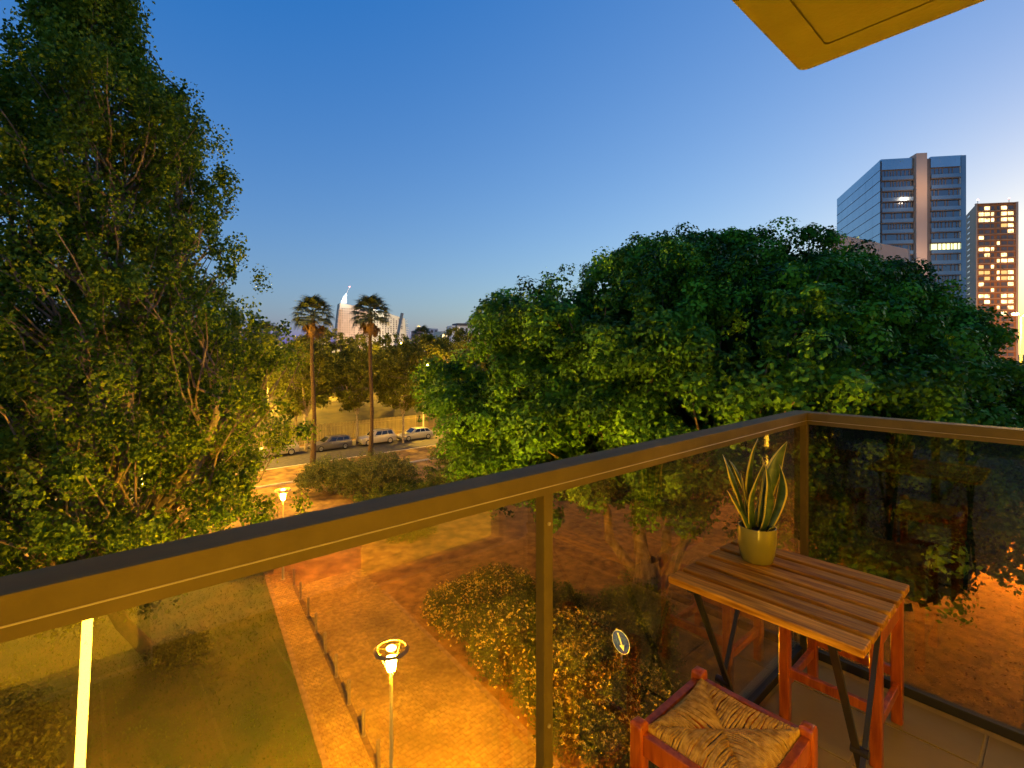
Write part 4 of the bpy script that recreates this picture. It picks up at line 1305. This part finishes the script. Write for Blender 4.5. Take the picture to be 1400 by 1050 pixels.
M['conc'] = mk('tower_concrete', (.74, .50, .34), (.78, .55, .39), .15, .85)
M['glass_blue'] = mk('tower_glass', (.34, .44, .50), (.40, .50, .56), .08, .15, 0, None, .7, .75)
M['glass_rail'] = mk('balustrade_glass', (.20, .28, .33), (.25, .33, .38), .1, .2, 0, None, .6, .5)
M['win_dark'] = mk('dark_window', (.16, .20, .24), None, rough=.1, spec=.7, metal=.7)
M['core_dark'] = mk('tower_dark_cladding', (.20, .16, .13), (.25, .20, .16), .2, .7)
def mk_window(name, c, s_):
    m = mk_emit(name, c, s_); n, l = m.node_tree.nodes, m.node_tree.links
    ge = n.new('ShaderNodeNewGeometry'); no = n.new('ShaderNodeTexNoise'); no.inputs['Scale'].default_value = .55; no.inputs['Detail'].default_value = 3
    mr = n.new('ShaderNodeMapRange'); mr.inputs[1].default_value = .32; mr.inputs[2].default_value = .68; mr.inputs[3].default_value = s_ * .25; mr.inputs[4].default_value = s_ * 1.5
    l.new(ge.outputs['Position'], no.inputs['Vector']); l.new(no.outputs[0], mr.inputs[0])
    l.new(mr.outputs[0], [q for q in n if q.type == 'EMISSION'][0].inputs[1])
    return m
M['lit_win'] = mk_window('lit_window', (1.0, .70, .30), .42)
M['lit_win2'] = mk_emit('lit_window_soft', (1.0, .60, .20), .16)
M['lit_office'] = mk_emit('lit_office', (1.0, .95, .40), .3)
M['lit_office_dim'] = mk_emit('lit_office_dim', (.9, .9, .4), .1)

def at_depth(px, t): 
    p = W((px - 700) / 672 * t, t); return Vector((p.x, p.y))
# glass office tower
TT = 185.0
A = at_depth(1204, TT); B = at_depth(1312.5, 181.0); Cc = at_depth(1145, 232)
ztop = CAM_Z + (482 - 219) / 672 * TT
tw = tag(empty('office_tower', (A.x, A.y, 0)), 'tall glass office tower with a pink concrete fin rising behind the evergreen', 'building')
def loc2(p): return (p[0] - A.x, p[1] - A.y)
Bb = B + (Cc - A); 
MB().prism([loc2(p) for p in (A, B, Bb, Cc)], 0, ztop - .4).build('core', M['core_dark'], tw)
u1 = (B - A).normalized(); LB_ = (B - A).length
u2 = (A - Cc).normalized(); LC = (A - Cc).length
FH = 3.98
nfl = int(ztop / FH)
fin0, fin1 = LB_ * .415, LB_ * .575
o0_ = (0, 0); oC = loc2(Cc)
mb = MB(); bm_face(mb, o0_, u1, (fin0, fin1 - LB_ * .025), 0, ztop + 1.2, 1.8, 4.0); mb.build('fin', M['conc'], tw)
mb = MB(); bm_face(mb, o0_, u1, (fin1 - LB_ * .022, fin1 + LB_ * .045), 0, ztop - .5, .3, 2.0); mb.build('side_fin', M['core_dark'], tw)
for k in range(3, nfl):
    z = k * FH
    for bay, (s0, s1) in enumerate(((.15, fin0 - .3), (fin1 + LB_ * .05, LB_ - .15))):
        litb = bay == 1 and k == nfl - 8
        mb = MB(); bm_face(mb, o0_, u1, (s0, s1), z + 1.25, z + FH - .55, -.02 + .12, .1)
        wnd = mb.build('window_band', M['lit_office'] if litb else M['win_dark'], tw)
        ml = MB(); s = s0
        while s < s1:
            if rnd.random() < .8: bm_face(ml, o0_, u1, (s, s + .32), z + 1.25, z + FH - .55, .2, .06)
            s += rnd.choice((.9, 1.1, 1.4))
        tag(ml.build('mullions', M['core_dark'], wnd), kind='stuff')
        mb = MB(); bm_face(mb, o0_, u1, (s0, s1), z - .1, z + 1.2, .9, .12); mb.build('balustrade', M['glass_rail'], tw)
        mb = MB(); bm_face(mb, o0_, u1, (s0, s1), z - .45, z - .12, .8, 1.0); mb.build('floor_slab', M['core_dark'], tw)
    npan = 7
    for q in range(npan):
        s0, s1 = LC * q / npan, LC * (q + 1) / npan
        lit = (k == nfl - 6 and q == 3)
        mb = MB(); bm_face(mb, oC, u2, (s0 + .05, s1 - .05), z + .12, z + FH - .12, .25, .12)
        mb.build('glass_panel', M['lit_office_dim'] if lit else M['glass_blue'], tw)
    mb = MB(); bm_face(mb, oC, u2, (0, LC), z - .10, z + .10, .32, .15); mb.build('floor_line', M['core_dark'], tw)
zt_ = nfl * FH
mb = MB(); bm_face(mb, oC, u2, (.05, LC - .05), zt_ + .12, ztop - .05, .25, .12); mb.build('glass_panel', M['glass_blue'], tw)
for s0, s1 in ((.15, fin0 - .3), (fin1 + LB_ * .05, LB_ - .15)):
    mb = MB(); bm_face(mb, o0_, u1, (s0, s1), zt_ - .1, ztop - .62, .5, .12); mb.build('glass_panel', M['glass_blue'], tw)
for hz in (.55, .85):  # unseen lights added to warm and brighten the fin
    ld = bpy.data.lights.new('fin_fill_light', 'POINT'); ld.energy = 260; ld.color = (1.0, .66, .42); ld.shadow_soft_size = 1
    fo = bpy.data.objects.new('fin_fill_light', ld); COL.objects.link(fo); fo.parent = tw
    pf = u1 * ((fin0 + fin1) / 2) + Vector((u1.y, -u1.x)) * 11
    fo.location = (pf.x, pf.y, ztop * hz)
mb = MB(); bm_face(mb, o0_, u1, (-.1, fin0 - .1), ztop - .6, ztop + .1, .5, 1.2); mb.build('parapet', M['glass_blue'], tw)
mb = MB(); bm_face(mb, o0_, u1, (fin1 + LB_ * .05, LB_ + .3), ztop - .6, ztop + .1, .5, 1.2); mb.build('parapet', M['glass_blue'], tw)
mb = MB(); bm_face(mb, o0_, u1, (LB_ - .02, LB_ + 1.6), 10, ztop, .6, .5); mb.build('glass_screen', M['glass_rail'], tw)

# low wing in front of the tower
P0, P1 = at_depth(1136, 150), at_depth(1243, 128)
z0_, z1_ = CAM_Z + (482 - 318) / 672 * 150, CAM_Z + (482 - 341) / 672 * 128
zt = (z0_ + z1_) / 2
lw = tag(empty('office_wing', (P0.x, P0.y, 0)), 'pale pink parapet of a lower block between evergreen and office tower', 'building')
uu = (P1 - P0).normalized(); Lw = (P1 - P0).length
nb = P1.normalized() * 14
mb = MB().add([(0, 0, 0), ((P1 - P0).x, (P1 - P0).y, 0), ((P1 - P0 + nb).x, (P1 - P0 + nb).y, 0), (nb.x, nb.y, 0), (0, 0, z0_ - 1), ((P1 - P0).x, (P1 - P0).y, z1_ - 1), ((P1 - P0 + nb).x, (P1 - P0 + nb).y, z1_ - 1), (nb.x, nb.y, z0_ - 1)], [(3, 2, 1, 0), (4, 5, 6, 7), (0, 1, 5, 4), (1, 2, 6, 5), (2, 3, 7, 6), (3, 0, 4, 7)])
mb.build('wall', M['conc'], lw)
vq = [(0, 0), ((P1 - P0).x, (P1 - P0).y)]
nn2 = Vector((uu.y, -uu.x)) * .25
MB().add([(nn2.x, nn2.y, z0_ - 4.2), (vq[1][0] + nn2.x, vq[1][1] + nn2.y, z1_ - 4), (vq[1][0] + nn2.x, vq[1][1] + nn2.y, z1_), (nn2.x, nn2.y, z0_),
          (-nn2.x, -nn2.y, z0_ - 4.2), (vq[1][0] - nn2.x, vq[1][1] - nn2.y, z1_ - 4), (vq[1][0] - nn2.x, vq[1][1] - nn2.y, z1_), (-nn2.x, -nn2.y, z0_)],
         [(0, 1, 2, 3), (7, 6, 5, 4), (3, 2, 6, 7), (0, 4, 5, 1), (1, 5, 6, 2), (0, 3, 7, 4)]).build('parapet', M['conc'], lw)

# apartment tower with lit windows
T3 = 255.0
A3 = at_depth(1334, T3); B3 = at_depth(1391, 252); C3 = at_depth(1315, 285)
zt3 = CAM_Z + (482 - 279) / 672 * T3
M['brick_far'] = mk('apartment_brick', (.52, .21, .06), (.58, .24, .08), .2, .85)
M['side_far'] = mk('apartment_side', (.66, .46, .28), (.72, .51, .32), .1, .85)
at3 = tag(empty('apartment_tower', (A3.x, A3.y, 0)), 'brick red apartment tower with rows of lit windows at the right', 'building')
q3 = lambda p: (p[0] - A3.x, p[1] - A3.y)
MB().prism([q3(p) for p in (A3, B3, B3 + (C3 - A3), C3)], 0, zt3 - .3).build('wall', M['side_far'], at3)
v1 = (B3 - A3).normalized(); L3 = (B3 - A3).length
v2 = (A3 - C3).normalized(); L3c = (A3 - C3).length
mb = MB(); bm_face(mb, (0, 0), v1, (.4, L3 - .9), 0, zt3 - .6, .15, .12); mb.build('front', M['brick_far'], at3)
mb = MB(); bm_face(mb, (0, 0), v1, (L3 - .9, L3 + .1), 0, zt3 + .2, .5, .8); mb.build('edge_fin', M['side_far'], at3)
mb = MB(); bm_face(mb, (0, 0), v1, (-.2, .4), 0, zt3 + .2, .5, .8); mb.build('edge_fin', M['side_far'], at3)
FH3 = 3.02
nf3 = int(zt3 / FH3)
colsw = [(.05, .17), (.20, .33), (.37, .44), (.52, .585), (.63, .77), (.80, .94)]
def uvf(a, b): return (.4 + a * (L3 - 1.3), .4 + b * (L3 - 1.3))
LIT = {0: (1, 4), 4: (5,), 5: (0,), 6: (3,), 8: (1, 4), 13: (0, 5), 16: (1, 4, 5), 1: (0, 1, 2, 4, 5), 2: (0, 1, 2, 4, 5), 3: (4, 5), 7: (0, 1, 2), 9: (3, 4, 5), 10: (0, 2), 11: (0, 1, 3, 4, 5), 12: (1, 3, 4, 5), 14: (2,), 15: (0, 1, 4, 5), 17: (3, 5), 18: (0, 1, 4)}
SOFT = {(10, 0), (11, 0), (11, 1), (12, 1), (11, 4), (3, 4), (12, 4), (18, 0), (18, 1)}
for r in range(nf3):
    zc = zt3 - 1.1 - (r + 1) * FH3
    if zc < 6: break
    for c, (a, b) in enumerate(colsw):
        lit = c in LIT.get(r + 0, ())
        mb = MB(); bm_face(mb, (0, 0), v1, uvf(a, b), zc + .75, zc + 2.45, .28, .12)
        mb.build('window', (M['lit_win2'] if (r, c) in SOFT else M['lit_win']) if lit else M['win_grey'] if 'win_grey' in M else M.setdefault('win_grey', mk('curtained_window', (.16, .15, .14), (.24, .22, .2), .3, .3)), at3)
    mb = MB(); bm_face(mb, (0, 0), v1, (.45, L3 - .95), zc + .12, zc + .42, .45, .3); mb.build('floor_band', M['side_far'], at3)
    mb = MB(); bm_face(mb, q3(C3), v2, (L3c * .45, L3c * .62), zc + 1.0, zc + 1.7, .1, .15); mb.build('slot_window', M['win_dark'], at3)
mb = MB(); bm_face(mb, (0, 0), v1, (-.1, L3), zt3 - .5, zt3 + .1, .4, 1.0); mb.build('parapet', M['brick_far'], at3)
M['beacon'] = mk_emit('beacon', (1.0, .25, .2), 2.0)
for s in (.05, .8):
    p = v1 * (L3 * s)
    MB().tube([(p.x, p.y, zt3), (p.x, p.y, zt3 + 2)], .12, 6).build('beacon_mast', M['dark_steel'], at3)
    MB().lathe([(0, -.35), (.35, 0), (0, .35)], 8).build('beacon_light', M['beacon'], at3, loc=(p.x, p.y, zt3 + 2.2))

for hz in (14, 40):  # added lights without a fixture, give the brick front its orange glow
    ld = bpy.data.lights.new('facade_fill_light', 'POINT'); ld.energy = 2200; ld.color = (1.0, .5, .14); ld.shadow_soft_size = 1.5
    fo = bpy.data.objects.new('facade_fill_light', ld); COL.objects.link(fo); fo.parent = at3
    pf = v1 * (L3 * .8) + Vector((v1.y, -v1.x)) * 34
    fo.location = (pf.x, pf.y, hz)

# pair of far pale towers with lit sails
M['far_cream'] = mk('far_cream', (.62, .47, .34), (.68, .52, .38), .02, .9)
M['far_green'] = mk('far_pale_green', (.55, .55, .42), (.60, .58, .46), .02, .9)
M['far_win'] = mk('far_window', (.12, .10, .09), None, rough=.3)
M['sail'] = mk('sail_white', (.86, .88, .90), None, rough=.6)
T5 = 800.0
def pxm(n): return n * T5 / 672
def far_tower(name, xl_, xr_, ytop_l, ytop_r, mat, sail, label, side):
    a, b = at_depth(xl_, T5), at_depth(xr_, T5 + 25)
    t = tag(empty(name, (a.x, a.y, 0)), label, 'building', 'pair of far pale towers')
    zl, zr_ = CAM_Z + (482 - ytop_l) / 672 * T5, CAM_Z + (482 - ytop_r) / 672 * T5
    u = (b - a).normalized(); Lq = (b - a).length
    back = Vector((-u.y, u.x)) * 24
    e = u * Lq
    # bowed side like a sail: narrower at the top
    rows = 10
    vs, fs = [], []
    for k in range(rows + 1):
        q = k / rows
        inset = pxm(5.0) * q ** 2.2 * (1 if side < 0 else 0)
        ins2 = pxm(4.0) * q ** 2.2 * (1 if side > 0 else 0)
        p0 = u * inset; p1 = u * (Lq - ins2)
        for p, zz in ((p0, zl * q), (p1, zr_ * q), (p1 + back, zr_ * q), (p0 + back, zl * q)):
            vs.append((p.x, p.y, zz))
    for k in range(rows):
        for i in range(4):
            fs.append((k * 4 + i, k * 4 + (i + 1) % 4, (k + 1) * 4 + (i + 1) % 4, (k + 1) * 4 + i))
    fs.append(tuple(rows * 4 + i for i in range(4)))
    MB().add(vs, fs).build('wall', mat, t)
    n_r = 22
    zmin = 6
    for r in range(n_r):
        q = (r + .5) / n_r
        z = min(zl, zr_) * q
        wb = MB()
        mcols = 11
        for c in range(mcols):
            s0 = Lq * (.10 + .80 * c / mcols)
            if rnd.random() < .12: continue
            bm_face(wb, (0, 0), u, (s0, s0 + Lq * .032), z - 1.0, z + .9, .35, .4)
        if wb.v: wb.build('window_row', M['far_win'], t)
        wb = MB()
        x0 = 0 if side < 0 else Lq * .93
        bm_face(wb, (0, 0), u, (x0 + (pxm(5) * q ** 2.2 if side < 0 else 0) - (2.5 if side < 0 else 0), x0 + (pxm(5) * q ** 2.2 if side < 0 else -pxm(4) * q ** 2.2) + Lq * .09 + (2.5 if side > 0 else 0)), z - 1.7, z - 1.1, 2.4, 3.5)
        wb.build('balcony_slab', mat, t)
    # sail and mast
    sp = u * (pxm(5.5) if side < 0 else Lq * .08)
    h = pxm(15) if side < 0 else pxm(6.5)
    w0 = pxm(8) if side < 0 else pxm(5)
    z = (zl if side < 0 else zl * .5 + zr_ * .5)
    sv = []
    for k in range(9):
        q = k / 8
        sv.append((sp + u * (w0 * (.98 * q ** 1.5 if side < 0 else .6 * q)), sp + u * w0 * (1 if side < 0 else 1 - .3 * q), z + h * q))
    mbv = MB()
    vv = []
    dth = Vector((u.y, -u.x)) * 1.2
    for l_, r_, zz in sv:
        vv += [(l_.x + dth.x, l_.y + dth.y, zz), (r_.x + dth.x, r_.y + dth.y, zz), (r_.x - dth.x, r_.y - dth.y, zz), (l_.x - dth.x, l_.y - dth.y, zz)]
    ff = [(k * 4 + i, k * 4 + (i + 1) % 4, (k + 1) * 4 + (i + 1) % 4, (k + 1) * 4 + i) for k in range(8) for i in range(4)]
    mbv.add(vv, ff + [(0, 1, 2, 3)]).build('sail', M['sail'], t)
    tipx = sp + u * w0 * (.98 if side < 0 else .6)
    m1 = tipx + u * pxm(4)
    MB().tube([(tipx.x, tipx.y, z + h - 1), (m1.x, m1.y, z + h + pxm(8))], .45, 6).build('mast', M['sail'], t)
    MB().lathe([(0, -1), (1, 0), (0, 1)], 8).build('beacon_light', M['beacon'], t, loc=(m1.x, m1.y, z + h + pxm(8)))
    # unseen lights, added so facade and sail look lit
    def fill_light(nm, p, col, e):
        ld = bpy.data.lights.new(nm, 'POINT'); ld.energy = e; ld.color = col; ld.shadow_soft_size = 2
        o = bpy.data.objects.new(nm, ld); COL.objects.link(o); o.parent = t; o.location = p
    fp = sp + u * w0 * .5 + Vector((u.y, -u.x)) * 14
    fill_light('sail_fill_light', (fp.x, fp.y, z + 3), (.75, .95, 1.0), 1600 if side < 0 else 1300)
    for s in (.25, .75):
        fp = u * Lq * s + Vector((u.y, -u.x)) * 45
        fill_light('facade_fill_light', (fp.x, fp.y, 22), (1.0, .68, .40), 5200)
        fill_light('facade_fill_light', (fp.x, fp.y, 75), (1.0, .70, .44), 3600)
    return t
far_tower('residential_tower', 460, 503, 414, 420, M['far_cream'], True, 'far cream tower topped by a tall white sail and mast', -1)
far_tower('residential_tower', 506, 557, 421, 434, M['far_green'], True, 'far pale tower topped by a small white sail, behind the right palm', 1)
# leaning pylon in front of the right tower, and masts
py0, py1 = D(536, 474, 620), D(550, 428, 620)
pyl = tag(empty('leaning_pylon', py0), 'thin leaning concrete pylon in front of the far right tower', 'pylon')
MB().bar((0, 0, -20), py1 - py0, 3.2, 3.2).build('shaft', M['conc'], pyl)
MB().box(-14, 24, -6, 6, -4, -1).build('deck', M['conc'], pyl, rot=(0, 0, YAW - math.pi / 2))

# houses on the far rise
def house(px0, px1, y0, y1, t_, mat, label, roof=None, win=(3, 2), lit=0):
    a, b = at_depth(px0, t_), at_depth(px1, t_ + 4)
    zb, ztp = CAM_Z + (482 - y1) / 672 * t_, CAM_Z + (482 - y0) / 672 * t_
    t = tag(empty('hillside_house', (a.x, a.y, 0)), label, 'building', 'buildings on the far rise')
    u = (b - a).normalized(); Lq = (b - a).length
    bk = Vector((-u.y, u.x)) * 9
    e = u * Lq
    MB().prism([(0, 0), (e.x, e.y), (e.x + bk.x, e.y + bk.y), (bk.x, bk.y)], 0, ztp).build('wall', mat, t)
    if roof:
        mb = MB(); bm_face(mb, (0, 0), u, (Lq * .3, Lq * 1.05), ztp, ztp + (ztp - zb) * .16, .5, 9); mb.build('roof', roof, t)
    nx, ny = win
    for i in range(nx):
        for j in range(ny):
            s0 = Lq * (i + .22) / nx; s1 = Lq * (i + .72) / nx
            za = zb + (ztp - zb) * (j + .25) / ny; zc = zb + (ztp - zb) * (j + .72) / ny
            mb = MB(); bm_face(mb, (0, 0), u, (s0, s1), za, zc, .12, .3)
            mb.build('window', M['lit_win'] if rnd.random() < lit else M['far_win'], t)
    return t
M['far_white'] = mk('far_white', (.72, .68, .64), (.78, .74, .70), .05, .9)
M['far_pink'] = mk('far_pink', (.60, .32, .26), (.66, .37, .30), .05, .9)
M['far_roof'] = mk('far_roof', (.10, .09, .09), None, rough=.8)
hw = house(618, 641, 445, 466, 260, M['far_white'], 'white house with dark roof on the rise left of the broad evergreen', M['far_roof'], (4, 2), .2)
ld = bpy.data.lights.new('house_fill_light', 'POINT'); ld.energy = 900; ld.color = (1, .85, .62); ld.shadow_soft_size = 1  # unseen light added to brighten the white walls
fo = bpy.data.objects.new('house_fill_light', ld); COL.objects.link(fo); fo.parent = hw
fo.location = (-FX * 22 + 4, -FY * 22, 14)
house(588, 599, 449, 464, 300, M['far_white'], 'small white block on the rise behind the small distant palm', None, (2, 2), .0)
house(604, 618, 453, 468, 280, M['far_green'], 'low yellowish house stepping down beside the white house', None, (3, 1), .6)
house(568, 584, 452, 470, 330, M['far_pink'], 'small pink roofed house right of the far towers', M['far_roof'], (3, 2), .2)
house(440, 466, 467, 492, 420, M['far_pink'], 'pink lit low building left below the far cream tower', None, (4, 3), .35)
house(640, 664, 440, 452, 300, M['far_white'], 'pale roof block just visible beside the evergreen crown', None, (3, 1), .5)
house(345, 392, 470, 490, 300, M['far_pink'], 'long low reddish building beside the edge of the tall tree', None, (9, 2), .3)
house(556, 572, 462, 485, 380, M['far_white'], 'pale low block at the foot of the far right tower', None, (4, 3), .4)
